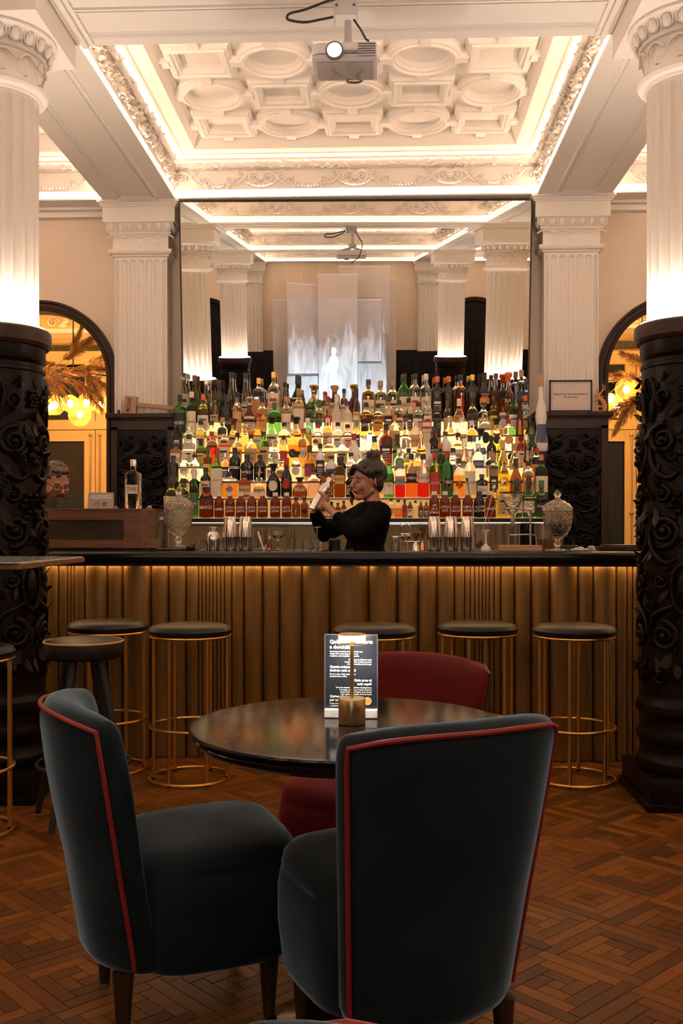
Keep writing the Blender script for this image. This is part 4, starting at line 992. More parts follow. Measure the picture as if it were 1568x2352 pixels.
g=G(); g.lathe([(.0318,.190),(.0325,.191),(.0325,.2135)],40,cap=False); sh_=part('shade',g,AMB,t,fix=False)
g=G(); g.tube(ringpts(.0325,.2135),.0010,6,closed=True); g.tube(ringpts(.0320,.190),.0008,6,closed=True); part('shade_rim',g,BRASS,sh_)
g=G(); g.lathe([(.0322,.2128),(.0322,.2142),(.001,.2142)],40); part('shade_top',g,mat('amber_brass',(.55,.36,.14),.3,.9),sh_,fix=False)
g=G(); g.lathe([(.0055,.198),(.0060,.209),(.0105,.2125)],20,cap=False); part('led_head',g,emis('lamp_led',(1,.96,.86),1000.0),t)
sg=at(806,1645,2.46); t=thing('menu_sign','black menu card in an acrylic stand with marble base on the table','sign',(sg.x,2.465,zt),R(-2))
MARB=mat('white_marble',(.72,.70,.68),.35,var=.12,vs=30)
g=G(); g.box(-.0655,-.018,0,.0655,.018,.021); part('marble_base',g,MARB,t,smooth=False,bevel=.002)
ACR=mat('acrylic_edge',(.85,.9,.95),.05,trans=.9,ior=1.45)
g=G(); g.box(-.0640,-.0005,.0205,.0640,.0035,.203); pnl=part('card',g,mat('menu_black',(.016,.019,.026),.25),t,smooth=False)
g=G()
for s in (-1,1): g.box(s*.0652-.0010,-.003,.0205,s*.0652+.0010,.005,.205)
g.box(-.0642,-.003,.2032,.0642,.005,.205); part('acrylic_edge',g,ACR,t,smooth=False)
def L_(x,z,s,tx,al='LEFT',b=.02,mw=None): text('lettering',tx,s,WHITEP,pnl,T(x,-.0008,z),align=al,bold=b,maxw=mw)
L_(-.053,.186,.0125,'Què són els concerts',b=.03,mw=.106); L_(-.053,.173,.0125,'a domicili?',b=.03)
for i,tx in enumerate(('Actuacions privades en petit format que','viatgen fins a casa teva, al jardí o al','menjador, amb el públic que tu triïs.')): L_(-.053,.162-.0055*i,.0050,tx)
for i,tx in enumerate(('Cada espai és diferent i cada','concert també: nosaltres portem','el so i tu només poses la casa.')): L_(.051,.142-.0055*i,.0050,tx,'RIGHT')
L_(-.053,.124,.0082,'Quants artistes',b=.03); L_(-.053,.115,.0082,'tindrem cada espai?',b=.03)
for i,tx in enumerate(('De un a cinc. Cada espai té una','proposta feta a mida.')): L_(-.053,.106-.0055*i,.0050,tx)
L_(.051,.091,.0082,'Quin preu té','RIGHT',b=.03); L_(.051,.082,.0082,'cada espai?','RIGHT',b=.03)
for i,tx in enumerate(('Totes les actuacions inclouen desplaçament,','muntatge, equip de so i tècnic durant la','sessió. El preu final depèn de la durada','i del nombre de músics de la formació')): L_(.051,.073-.0055*i,.0050,tx,'RIGHT')
L_(-.053,.051,.0082,'Quines són les',b=.03); L_(-.053,.042,.0082,'per contractar',b=.03)
for i,tx in enumerate(('Podeu trucar','o escriure',)): L_(-.053,.033-.0055*i,.0050,tx)
g=G(); g.lathe([(.010,0),(.010,.0006),(.001,.0006)],24); part('orange_badge',g,mat('badge_orange',(.85,.36,.13),.5),pnl,M=T(.041,-.0008,.040)@RX(PI/2))
text('lettering','I I D',.006,INK,pnl,T(.043,-.0016,.040))
# corner of a high table at the left edge
hx=at(48,1300,2.75).x; t=thing('high_table','corner of a high wooden table at the left edge','table',(hx-.36,2.75+.30,0))
g=G(); g.box(-.36,-.30,1.097,.36,.30,1.115); part('tabletop',g,OAK,t,smooth=False,bevel=.003)
g=G(); g.box(-.37,-.31,1.115,.352,.295,1.118); part('glass_top',g,mat('table_glass',(.5,.55,.55),.06),t,smooth=False)
g=G(); g.tube([(-.1,0,.03),(-.1,0,1.097)],.035,16); part('pedestal',g,BLACKW,t)
g=G(); g.lathe([(.24,0),(.24,.02),(.05,.035)],32); part('base',g,BLACKW,t,loc=(-.1,0,0))

# ================================================================== PEOPLE
SKINW=mat('skin_woman',(.42,.20,.125),.5,var=.12,vs=14); SKINM=mat('skin_man',(.42,.18,.11),.5,var=.14,vs=14)
HAIRD=mat('hair_dark',(.010,.006,.005),.5,bump=.5,bs=40,bm=(1,1,4),bd=.004); HAIRB=mat('hair_bun',(.045,.018,.010),.5,bump=.6,bs=50,bd=.004)
HAIRG=mat('hair_grey_brown',(.10,.062,.04),.6,bump=.6,bs=70,bd=.004,var=.5,vs=60); BLACKC=mat('black_jersey',(.003,.003,.0035),.9,spec=.1)
EYEW=mat('eye_white',(.34,.30,.27),.2); IRIS=mat('iris_dark',(.02,.01,.006),.15); LIPM=mat('lips_plum',(.20,.04,.04),.4); LIPN=mat('lips_man',(.30,.11,.08),.5)
STUB=mat('stubble',(.09,.05,.035),.8); NAVYC=mat('dark_shirt',(.012,.013,.018),.8); TROU=mat('dark_trousers',(.008,.008,.010),.8)
def capsule(g,a,b,ra,rb,seg=12):
    a,b=Vector(a),Vector(b); g.tube([a,a.lerp(b,.5),b],[ra,(ra+rb)/2,rb],seg); g.ball(a,ra,seg,8); g.ball(b,rb,seg,8)
def limb(g,pts,rs):
    for p,q,r0,r1 in zip(pts,pts[1:],rs,rs[1:]): capsule(g,p,q,r0,r1)
def skin(name,g,m,parent=None,vox=.005,it=5,M=None):
    o=part(name,g,m,parent,fix=False,**({'M':M} if M else {}))
    r=o.modifiers.new('r','REMESH'); r.mode='VOXEL'; r.voxel_size=vox; r.use_smooth_shade=True
    s=o.modifiers.new('s','SMOOTH'); s.iterations=it; s.factor=.5
    return o
def head_geo(g,M,fem):
    h=G(); j=1 if fem else 1.06
    h.ball((0,.014,.032),.080,20,14,sc=(.93,1.16,1.06))
    h.ball((0,-.026,-.020),.064,18,12,sc=((.90 if fem else 1.0),.98,1.28))
    h.ball((0,-.060,-.088),.025,12,8,sc=(1.1*j,.9,.85)); h.ball((0,-.02,-.070),.046,14,10,sc=(1.1*j,1,.7))
    for s in (-1,1):
        h.ball((s*.037,-.064,-.022),.025,10,8,sc=(1,.75,1.1)); h.ball((s*.031,-.077,.030),.016,10,8,sc=(1.5,.6,.55))
        capsule(h,(s*.052,.0,-.05),(s*.018,-.055,-.09),(.017 if fem else .022),(.014 if fem else .018))
        h.ball((s*.072,.018,-.002),.020,12,8,M=RZ(-s*.35),sc=(.25,.72,1.25)); h.ball((s*.073,.014,-.024),.008,8,6,sc=(.5,.9,1)); h.tube([(s*(.0755+.003*sin(t*.35)),.018+.015*cos(1.2+t*.42),.001+.024*sin(1.2+t*.42)-.0) for t in range(9)],.0035,6)
        h.ball((s*.009,-.105,-.020),.0072 if fem else .0085,8,6)
    capsule(h,(0,-.084,.022),(0,-.110,-.014),.0075,.0105); h.ball((0,-.112,-.017),.0098 if fem else .0115,10,8)
    h.ball((0,-.086,-.047),.012,10,8,sc=(1.7,.65,.6)); h.ball((0,-.084,-.060),.011,10,8,sc=(1.6,.65,.55))
    g.merge(h,M)
def face_parts(body,M,fem):
    for s in (-1,1):
        c=(s*.0305,-.0765,.0075); e=part('eye',G().ball((0,0,0),.0112,14,10),EYEW,body,M=M@T(*c))
        part('iris',G().ball((-.002 if fem else .001,-.0086,-.0018),.0056,10,6,sc=(1,.6,1)),IRIS,e)
        sk=SKINW if fem else SKINM; g=G()
        for (a0,a1) in ((R(18 if fem else 0),R(100)),(R(-95),R(-32))):
            vs=[];n=8
            for i in range(n+1):
                el=a0+(a1-a0)*i/n
                for k in range(11):
                    az=R(-80+16*k); r=.0124; vs.append((c[0]+r*sin(az)*cos(el),c[1]-r*cos(az)*cos(el),c[2]+r*sin(el)))
            g.add(vs,[(i*11+k,i*11+k+1,(i+1)*11+k+1,(i+1)*11+k) for i in range(n) for k in range(10)])
        part('eyelid',g,sk,body,M=M,fix=False)
        g=G(); el=R(17 if fem else 0); g.tube([(c[0]+.0127*sin(R(-75+15*k))*cos(el),c[1]-.0127*cos(R(-75+15*k))*cos(el),c[2]+.0127*sin(el)) for k in range(11)],[.0005]+[.0011]*9+[.0006],5); part('lash_line',g,HAIRD if fem else HAIRG,body,M=M)
        g=G(); q=0 if fem else -.001; g.tube([(s*.013,-.0925,.0285+q),(s*.024,-.0945,.0325+q),(s*.038,-.089,.0335+q),(s*.050,-.077,.0285+q)],[.0014,.0024,.0021,.0008],6); part('eyebrow',g,HAIRD if fem else HAIRG,body,M=M)
    g=G(); g.tube([(-.025,-.078,-.0500),(-.012,-.0905,-.050),(0,-.0925,-.051),(.012,-.0905,-.050),(.025,-.078,-.0500)],[.0008,.0034,.0033,.0034,.0008],8)
    g.tube([(-.022,-.079,-.0535),(-.010,-.0900,-.0585),(0,-.0915,-.0595),(.010,-.0900,-.0585),(.022,-.079,-.0535)],[.0008,.0036,.0042,.0036,.0008],8); part('lips',g,LIPM if fem else LIPN,body,M=M)
def hand_on(g,wrist,ctr,ax,rad,palm_dir,off,rf=.0082,n=4,sp=.0205,sweep=2.6,sgn=1,phase=-.55):
    """palm lies against a round object (centre ctr, axis ax) on the side palm_dir; fingers wrap round it"""
    ax=Vector(ax).normalized(); p=Vector(palm_dir); p=(p-ax*p.dot(ax)).normalized(); q=ax.cross(p).normalized()*sgn
    c0=Vector(ctr)+ax*off
    pr=rad+.014
    for k in range(4):       # palm slab hugging the cylinder
        o=(k-1.5)*sp
        for a in (-.35,.0,.35): g.ball(c0+ax*o+(p*cos(a)+q*sin(a))*pr,.0145,10,8)
    ln=(.86,1.0,.96,.78)
    for k in range(n):
        o=(k-1.5)*sp; pts=[]
        for i in range(9):
            a=.30+sweep*ln[k]*i/8; rr=rad+.0085+.004*abs(sin(a*1.7))*(i<8)
            pts.append(c0+ax*o*(1-.08*i/8)+(p*cos(a)+q*sin(a))*rr)
        g.tube(pts,[rf*1.08,rf*1.05,rf,rf*1.08,rf,rf*.95,rf*1.0,rf*.88,rf*.7],10); g.ball(pts[-1],rf*.75,8,6)
    pts=[]
    for i in range(6):       # thumb leaves the side of the palm and closes the other way
        a=-.25-1.25*i/5; pts.append(c0+ax*(1.6*sp+.012*i/5+.004)+(p*cos(a)+q*sin(a))*(rad+.011))
    g.tube(pts,[.0125,.0115,.0105,.0108,.0098,.0075],10); g.ball(pts[-1],.0078,8,6)
    capsule(g,wrist,c0+p*(pr+.006),.0235,.021)
# ---- bartender shaking a cocktail
YW_=5.86
def wp(px,py,dy=0): return at(px,py,YW_+dy)
HC=wp(842,1106)                                   # head centre
HM=T(*HC)@RZ(R(-54))@RX(R(5))@RY(R(3))
nb=wp(856,1162,.02); ls=wp(872,1180,-.13); le=wp(812,1223,-.26); lw=wp(771,1184,-.17); rs_=wp(836,1178,.16); re_=wp(745,1224,.13); rw=wp(722,1176,.06)
SC0=wp(739,1136,-.07); SAX=(wp(756,1104,-.06)-wp(720,1170,-.08)).normalized()
body=G(); head_geo(body,HM,True)
capsule(body,HM@Vector((0,.022,-.05)),nb,.047,.052)
chest=wp(848,1200); hip=wp(836,1290,.02)
limb(body,[nb+Vector((0,0,-.03)),chest,wp(838,1250,.02),hip],[.075,.105,.095,.125])
limb(body,[ls,le,lw],[.045,.038,.026]); limb(body,[rs_,re_,rw],[.045,.038,.026])
for s in (-1,1):
    fx=hip+Vector((0,s*.085,0)); kn=Vector((fx.x-.02,fx.y,.50)); ft=Vector((fx.x+.02,fx.y,.09))
    limb(body,[fx,kn,ft],[.08,.055,.040]); capsule(body,ft+Vector((.02,0,-.045)),ft+Vector((-.15,0,-.055)),.038,.030)
hand_on(body,lw,SC0,SAX,.033,lw-SC0,-.045,sgn=1)
hand_on(body,rw,SC0,SAX,.031,rw-SC0+Vector((-.02,.02,.05)),.040,sgn=-1)
wom=skin('person',body,SKINW,vox=.0042,it=4)
tag(wom,'woman in a black top with a hair bun shaking a cocktail behind the bar','person')
face_parts(wom,HM,True)
g=G()
limb(g,[nb+Vector((0,0,-.035)),chest,wp(838,1250,.02),hip],[.082,.122,.112,.135])
for a,b,c,f in ((ls,le,lw,.82),(rs_,re_,rw,.86)):
    limb(g,[nb+Vector((0,0,-.045)),a,b,b.lerp(c,f)],[.07,.066,.056,.040])
capsule(g,ls,rs_,.07,.07); capsule(g,wp(822,1205,-.03),wp(826,1225,.05),.085,.08)
o=skin('sweater',g,BLACKC,wom,vox=.008,it=6)
g=G()
for s in (-1,1):
    fx=hip+Vector((0,s*.085,0)); limb(g,[fx+Vector((0,0,-.06)),Vector((fx.x-.02,fx.y,.50)),Vector((fx.x+.02,fx.y,.10))],[.095,.075,.065])
skin('trousers',g,TROU,wom,vox=.012)
h=G()
h.ball((0,.030,.045),.086,18,12,sc=(.98,1.12,1.02)); h.ball((0,-.026,.088),.046,14,10,sc=(1.25,.9,.45)); 
for s in (-1,1): h.ball((s*.062,-.015,.058),.032,12,8,sc=(.6,1.3,1.0)); h.ball((s*.068,.040,-.005),.035,12,8,sc=(.55,.9,1.3))
h.ball((0,.075,-.02),.05,12,8,sc=(1.1,.6,1.0))
h.tube([(-.01,-.068,.092),(.03,-.070,.080),(.058,-.050,.055),(.072,-.025,.025)],[.018,.016,.013,.006],10)
h.tube([(-.01,-.072,.092),(-.045,-.074,.065),(-.068,-.060,.03)],[.020,.016,.008],10)
rnd=random.Random(11); BE=Vector((0,.055-.030,.128-.045))
for k in range(58):
    ph=R(-105+210*k/57)+rnd.uniform(-.03,.03); st=Vector((.088*sin(ph),-.085*cos(ph)*.95,.052-.050*abs(sin(ph))**2.5))
    if k%3==2: st=Vector((.07*sin(ph*1.5),.085,-.055+.02*rnd.random()))
    pts=[]
    for i in range(9):
        t=i/8; d=(st.normalized()*(1-t)+BE.normalized()*t).normalized(); d=Vector((d.x/.0862,d.y/.0972,d.z/.0885)); q=1/d.length; dn=(st.normalized()*(1-t)+BE.normalized()*t).normalized()
        pts.append(Vector((0,.030,.045))+dn*q*(1.0+.018*sin(PI*t)+.006*rnd.uniform(-1,1)))
    h.tube(pts,[.003]+[.0058]*7+[.004],6)
hb_=skin('hair',h.xf(HM),HAIRD,wom,vox=.0032,it=2)
h=G()
for k in range(6):
    h.tube(smooth_pts([(-.060+.003*k,-.058+.004*(k%3),.030),(-.074,-.060-.004*k,.0),(-.078-.006*(k%2),-.052,-.035),(-.088+.004*k,-.066,-.060),(-.078,-.058+.004*k,-.088),(-.092+.005*k,-.060,-.112),(-.080,-.056,-.132-.004*(k%3))],4),.0048,6)
skin('curl',h.xf(HM),HAIRB,hb_,vox=.0035,it=1)
h=G(); h.ball((0,.055,.150),.038,16,12,sc=(1.1,1,.9))
for k in range(5):
    a=k*1.26; sp=[(.030*cos(a+t*.5)*(1+.1*sin(t*3)),.055+.030*sin(a+t*.5),.130+.012*t) for t in range(5)]
    h.tube(sp,[.008,.015,.017,.014,.006],8)
h.tube([(.036*cos(t*.4),.055+.036*sin(t*.4),.122+.004*sin(t)) for t in range(17)],.010,8)
skin('bun',h.xf(HM),HAIRB,hb_,vox=.0045,it=2)
# the shaker in her hands
t=thing('cocktail_shaker','steel cocktail shaker held up in the hands of the woman','shaker')
t.matrix_world=T(*(SC0-SAX*.105))@Vector((0,0,1)).rotation_difference(SAX).to_matrix().to_4x4()
g=G(); g.lathe([(.026,0),(.030,.003),(.0335,.11),(.0335,.125),(.001,.125)],32); part('body',g,STEEL,t)
g=G(); g.lathe([(.0345,.112),(.0345,.128),(.033,.150),(.024,.175),(.020,.180),(.020,.184),(.001,.184)],32); part('strainer_lid',g,STEEL,t)
g=G(); g.lathe([(.0215,.184),(.0215,.205),(.018,.214),(.001,.216)],24); part('cap',g,STEEL,t)
# ---- man reading behind the counter
YMN=6.02; mc=at(129,1110,YMN)
MM=T(*mc)@RZ(R(42))@RX(R(24))
body=G(); head_geo(body,MM,False)
nbm=mc+Vector((-.05,.07,-.20)); capsule(body,MM@Vector((0,.02,-.05)),nbm,.056,.062)
hipm=Vector((mc.x-.12,YMN+.20,.93)); chm=nbm+Vector((-.02,.04,-.22))
limb(body,[nbm,chm,hipm],[.062,.12,.115])
arms=[]
for s in (-1,1):
    sh=nbm+Vector((s*.17*cos(.6),s*.17*sin(.6),-.07)); el=sh+Vector((.04,-.05,-.27)); wr=Vector((sh.x+.10+(-s*.04),sh.y-.12-.02*s,1.19))
    arms.append((sh,el,wr)); limb(body,[sh,el,wr],[.05,.043,.028])
    hd=Vector((.35,-.75,-.1)).normalized(); sd=Vector((.75,.35,0)).normalized()
    for k in range(4): g0=wr+hd*.06+sd*((k-1.5)*.021); capsule(body,wr+sd*((k-1.5)*.012),g0,.016,.014); limb(body,[g0,g0+hd*.04,g0+hd*.068+Vector((0,0,-.018))],[.0095,.0088,.007])
    limb(body,[wr-sd*s*.02,wr-sd*s*.045+hd*.03,wr-sd*s*.05+hd*.07],[.014,.011,.008])
    fx=hipm+Vector((s*.10,0,0)); limb(body,[fx,Vector((fx.x,fx.y-.03,.5)),Vector((fx.x,fx.y,.09))],[.10,.065,.045]); capsule(body,Vector((fx.x,fx.y+.03,.045)),Vector((fx.x+.05,fx.y-.17,.04)),.042,.034)
man=skin('person',body,SKINM,vox=.0052,it=4); tag(man,'man with glasses looking down behind the wooden box at the left','person')
face_parts(man,MM,False)
g=G(); limb(g,[nbm+Vector((0,.012,-.035)),chm,hipm],[.092,.165,.150])
for sh,el,wr in arms: limb(g,[nbm+Vector((0,.01,-.07)),sh,el,el.lerp(wr,.85)],[.09,.075,.06,.045])
skin('shirt',g,NAVYC,man,vox=.010)
g=G()
for s in (-1,1): fx=hipm+Vector((s*.10,0,0)); limb(g,[fx,Vector((fx.x,fx.y-.03,.5)),Vector((fx.x,fx.y,.10))],[.125,.085,.075])
skin('trousers',g,TROU,man,vox=.014)
h=G(); h.ball((0,.026,.050),.083,18,12,sc=(.97,1.14,1.0)); h.ball((0,-.030,.098),.045,14,10,sc=(1.3,.9,.45))
for s in (-1,1): h.ball((s*.066,.02,.035),.034,12,8,sc=(.5,1.2,1.2))
rnd=random.Random(3)
for i in range(70):
    a=rnd.uniform(0,6.28); r=rnd.uniform(0,.07); x,y=r*cos(a),.01+r*1.15*sin(a); z=.048+.083*math.sqrt(max(.05,1-(x/.08)**2-((y-.026)/.095)**2))
    h.tube([(x,y,z-.01),(x+.004,y-.012,z+.010)],[.006,.002],5)
skin('hair',h.xf(MM),HAIRG,man,vox=.005,it=2)
h=G(); h.ball((0,-.057,-.083),.031,14,10,sc=(1.25,.9,.95)); h.tube([(-.062,-.01,-.045),(-.045,-.055,-.078),(0,-.076,-.088),(.045,-.055,-.078),(.062,-.01,-.045)],[.010,.014,.016,.014,.010],10)
h.tube([(-.030,-.082,-.052),(-.015,-.0955,-.041),(0,-.098,-.039),(.015,-.0955,-.041),(.030,-.082,-.052)],[.004,.007,.007,.007,.004],8)
skin('beard',h.xf(MM),STUB,man,vox=.004,it=2)
gl=link('glasses',None,man,M=MM)
for s in (-1,1):
    g=G(); c=(s*.033,-.101,.004); pts=[(c[0]+.025*spow(cos(2*PI*i/20),.6),c[1]+.006*abs(cos(2*PI*i/20))*(1 if s*cos(2*PI*i/20)>0 else .2),c[2]+.017*spow(sin(2*PI*i/20),.6)) for i in range(20)]
    g.tube(pts,.0024,6,closed=True); g.tube([(s*.058,-.094,.012),(s*.078,-.04,.013),(s*.082,.02,.010),(s*.080,.035,.0)],.0022,6); part('frame',g,INK,gl)
    g=G(); g.add([p for p in pts],[tuple(range(20))]); part('lens',g,mat('lens_glass',(.9,.9,.9),.02,alpha=.12),gl,smooth=False)
g=G(); g.tube([(-.010,-.101,.009),(0,-.107,.012),(.010,-.101,.009)],.002,6); part('bridge',g,INK,gl)

# ================================================================== HANGING SHEETS AND PROJECTOR (far end, seen in the mirror)
MN=Vector((sin(-PS)*cos(AL)*-1 if False else -sin(PS)*cos(AL),-cos(AL)*cos(PS),-sin(AL))).normalized(); MQ=Vector((X0,YM,3.0))
def mirror_at(px,py,Y):
    o=Vector((0,0,EYE)); d=(at(px,py,7.0)-o).normalized(); t=(MQ-o).dot(MN)/d.dot(MN); h=o+d*t; d2=d-2*d.dot(MN)*MN
    return h+d2*((Y-h.y)/d2.y)
SHEET=D.materials.new('sheer_fabric'); SHEET.use_nodes=True; t_=SHEET.node_tree; b_=t_.nodes['Principled BSDF']
b_.inputs['Base Color'].default_value=(.60,.55,.55,1); b_.inputs['Roughness'].default_value=.9; b_.inputs['Alpha'].default_value=.80
for i,(xa,xb,ya,yb,Y,lb) in enumerate(((777,895,612,766,-2.62,'short pale sheet hanging highest, upper right of the group in the mirror'),(815,911,641,985,-2.80,'long narrow sheet hanging at the right of the group in the mirror'),
   (625,745,690,985,-2.75,'long sheet hanging at the left of the group in the mirror'),(658,738,653,858,-2.48,'sheet with a slanted top, upper left of the group in the mirror'),
   (684,876,689,830,-2.55,'wide short sheet hanging behind the central one in the mirror'),(730,821,631,985,-2.34,'long central sheet hanging in front of the others in the mirror'))):
    a=mirror_at(xa,ya,Y); b=mirror_at(xb,ya,Y); c=mirror_at((xa+xb)/2,yb,Y); zt_,zb_=(a.z+b.z)/2,max(c.z,.25); wd=b.x-a.x
    t=thing('hanging_sheet',lb,'sheet',((a.x+b.x)/2,Y,0),0,'sheer sheets hung as a projection screen')
    g=G(); sl=.05 if i==3 else 0
    g.grid(16,24,lambda u,v:((u-.5)*wd,.010*sin(u*9+i)*(.3+v)+.006*sin(v*7+u*3),zt_+(zb_-zt_)*v-sl*(u-.5)*(1-v)))
    part('fabric',g,SHEET,t,fix=False)
    g=G(); g.tube([(-wd/2-.01,0,zt_+sl*.5+.004),(wd/2+.01,0,zt_-sl*.5+.004)],.006,6); part('top_rod',g,WHITEP,t)
    g=G()
    for s in (-.45,.45): g.tube([(s*wd,0,zt_-sl*s),(s*wd,0,ZB+.3)],.0012,4)
    part('thread',g,WHITEP,t)
pj=at(794,140,4.62); PJX=pj.x; PJY=4.60
t=thing('projector','white projector hanging lens-first from the ceiling beam','projector',(PJX,PJY,0))
PW=mat('projector_white',(.62,.61,.62),.4); PG=mat('projector_grey',(.46,.44,.46),.35); PD=mat('projector_dark',(.10,.095,.10),.25)
z0=at(794,133,4.455).z; z1=at(794,96,4.455).z; hw=.148
g=G(); g.prism([(-hw,-.13),(-hw+.03,-.145),(hw-.03,-.145),(hw,-.13),(hw,.09),(-hw,.09)],z0+.022,z1); part('case_top',g,PW,t,bevel=.006)
g=G(); g.prism([(-hw,-.13),(-hw+.03,-.145),(hw-.03,-.145),(hw,-.13),(hw,.09),(-hw,.09)],z0,z0+.021); part('case_base',g,PG,t,bevel=.008)
g=G(); g.box(-hw*.86,-.11,z0-.002,hw*.86,.07,z0-.0004); part('underside_plate',g,mat('smoked_window',(.26,.23,.24),.12),t,smooth=False)
vent=part('vent_grille',G().box(.062,-.1465,z0+.006,.138,-.1455,z1-.010),PD,t,smooth=False)
for i in range(6): part('vent_slat',G().box(.060,-.153,z0+.008+.0105*i,.140,-.146,z0+.0140+.0105*i),PG,vent,smooth=False)
zl=at(768,118,4.45).z; lx=at(768,118,4.45).x-PJX
g=G(); g.lathe([(.040,0),(.040,.018),(.032,.020),(.028,.010),(.028,0)],32,M=T(lx,-.146,zl)@RX(PI/2)); part('lens_ring',g,PD,t)
g=G(); g.lathe([(.0001,.012),(.018,.010),(.027,.004)],32,M=T(lx,-.146,zl)@RX(PI/2),cap=False); part('lens',g,emis('projector_lamp',(.72,.84,1),160.0),t)
text('lettering','EPSON',.020,PD,t,T(.028,-.1462,zl+.002)@RY(PI),bold=.02)
g=G(); g.box(-.055,-.05,ZB-.016,.055,.05,ZB-.002); g.box(-.055,-.05,ZB-.075,-.050,.05,ZB-.012); g.box(.050,-.05,ZB-.075,.055,.05,ZB-.012); g.box(-.055,-.052,ZB-.07,.055,-.048,ZB-.012); part('ceiling_bracket',g,PW,t,smooth=False)
g=G(); g.tube([(.01,0,ZB-.075),(.012,0,z1+.02)],.017,12); g.ball((.012,0,z1+.045),.034,12,8,sc=(1.2,1,.8)); g.tube([(-.10,.05,z1+.004),(.012,0,z1+.03),(.11,-.05,z1+.008)],.010,8); g.tube([(-.10,-.06,z1+.004),(.012,0,z1+.03),(.10,.06,z1+.004)],.010,8); part('mount_arm',g,PG,t)
for s in (-1,1): part('screw',G().ball((s*.04,-.054,ZB-.026),.007,8,5),PD,t)
CABLE=mat('black_cable',(.02,.022,.03),.45)
cb=[at(775,-30,4.5),at(745,5,4.48),at(700,22,4.50),at(668,30,4.52),at(659,38,4.52),at(664,46,4.52),at(700,51,4.54),at(740,44,4.57),at(765,39,4.60)]
for p in cb: p.z=min(p.z,ZB-.02)
g=G(); g.tube(smooth_pts(cb),.0058,8); tag(part('cable',g,CABLE),'black cable looped under the ceiling beam beside the projector','cable')
cb=[at(812,45,4.62),at(828,68,4.62),at(840,90,4.63),at(846,98,4.64),at(845,150,4.74),at(830,186,4.70),at(800,189,4.62),at(798,184,4.55)]
g=G(); g.tube(smooth_pts(cb),.005,8); tag(part('cable',g,CABLE),'black cable running down behind the projector','cable')
# its light: a spot with a pale wood-and-statue picture, thrown on the sheets
sl_=D.lights.new('projector_beam','SPOT'); sl_.energy=4600; sl_.color=(.60,.82,1); sl_.spot_size=R(38); sl_.spot_blend=.02; sl_.shadow_soft_size=.01
so=D.objects.new('projector_beam',sl_); COL.objects.link(so); so.location=(PJX+lx,PJY-.19,zl); so.parent=None
tgt=Vector((-.27,-2.55,1.78)); so.rotation_euler=(tgt-so.location).to_track_quat('-Z','Y').to_euler()
sl_.use_nodes=True; lt=sl_.node_tree; em=[n for n in lt.nodes if n.type=='EMISSION'][0]
tc=lt.nodes.new('ShaderNodeTexCoord'); sx=lt.nodes.new('ShaderNodeSeparateXYZ'); lt.links.new(tc.outputs['Normal'],sx.inputs[0])
def mth(op,a,b=None,c=None):
    n=lt.nodes.new('ShaderNodeMath'); n.operation=op
    for i,v in enumerate((a,b,c)):
        if v is None: continue
        if isinstance(v,(int,float)): n.inputs[i].default_value=v
        else: lt.links.new(v,n.inputs[i])
    return n.outputs[0]
U=mth('DIVIDE',sx.outputs[0],mth('ABSOLUTE',sx.outputs[2])); V=mth('DIVIDE',sx.outputs[1],mth('ABSOLUTE',sx.outputs[2]))
cmb=lt.nodes.new('ShaderNodeCombineXYZ'); lt.links.new(mth('MULTIPLY',U,55),cmb.inputs[0]); lt.links.new(mth('MULTIPLY',V,11),cmb.inputs[1])
n1=lt.nodes.new('ShaderNodeTexNoise'); n1.inputs['Scale'].default_value=1; n1.inputs['Detail'].default_value=12; n1.inputs['Roughness'].default_value=.68; n1.inputs['Distortion'].default_value=.9; lt.links.new(cmb.outputs[0],n1.inputs['Vector'])
fade=lt.nodes.new('ShaderNodeMapRange'); fade.inputs[1].default_value=.17; fade.inputs[2].default_value=-.05; fade.inputs[3].default_value=-.34; fade.inputs[4].default_value=.33; lt.links.new(V,fade.inputs[0])
val=mth('ADD',n1.outputs['Fac'],fade.outputs[0]); rmp=lt.nodes.new('ShaderNodeValToRGB'); rmp.color_ramp.elements[0].position=.42; rmp.color_ramp.elements[0].color=(.05,.05,.055,1); rmp.color_ramp.elements[1].position=.85; lt.links.new(val,rmp.inputs[0])
# pale standing figure in the middle of the picture
def blob(cx,cy,rx,ry):
    x=mth('DIVIDE',mth('ADD',U,-cx),rx); y=mth('DIVIDE',mth('ADD',V,-cy),ry)
    return mth('MAXIMUM',mth('MULTIPLY',mth('SUBTRACT',1.0,mth('ADD',mth('MULTIPLY',x,x),mth('MULTIPLY',y,y))),2.2),0.0)
fg=None
for q in ((.008,.040,.007,.011),(.008,.010,.015,.024),(.008,-.03,.012,.035),(.006,-.085,.016,.055),(.020,.0,.008,.016)):
    o_=blob(*q); fg=o_ if fg is None else mth('MAXIMUM',fg,o_)
fig=mth('MINIMUM',fg,1.0)
inr=mth('MULTIPLY',mth('LESS_THAN',mth('ABSOLUTE',U),.118),mth('LESS_THAN',mth('ABSOLUTE',V),.17))
tot=mth('MULTIPLY',mth('MAXIMUM',mth("MULTIPLY",fig,1.25),rmp.outputs[0]),inr)
lt.links.new(tot,em.inputs[1])

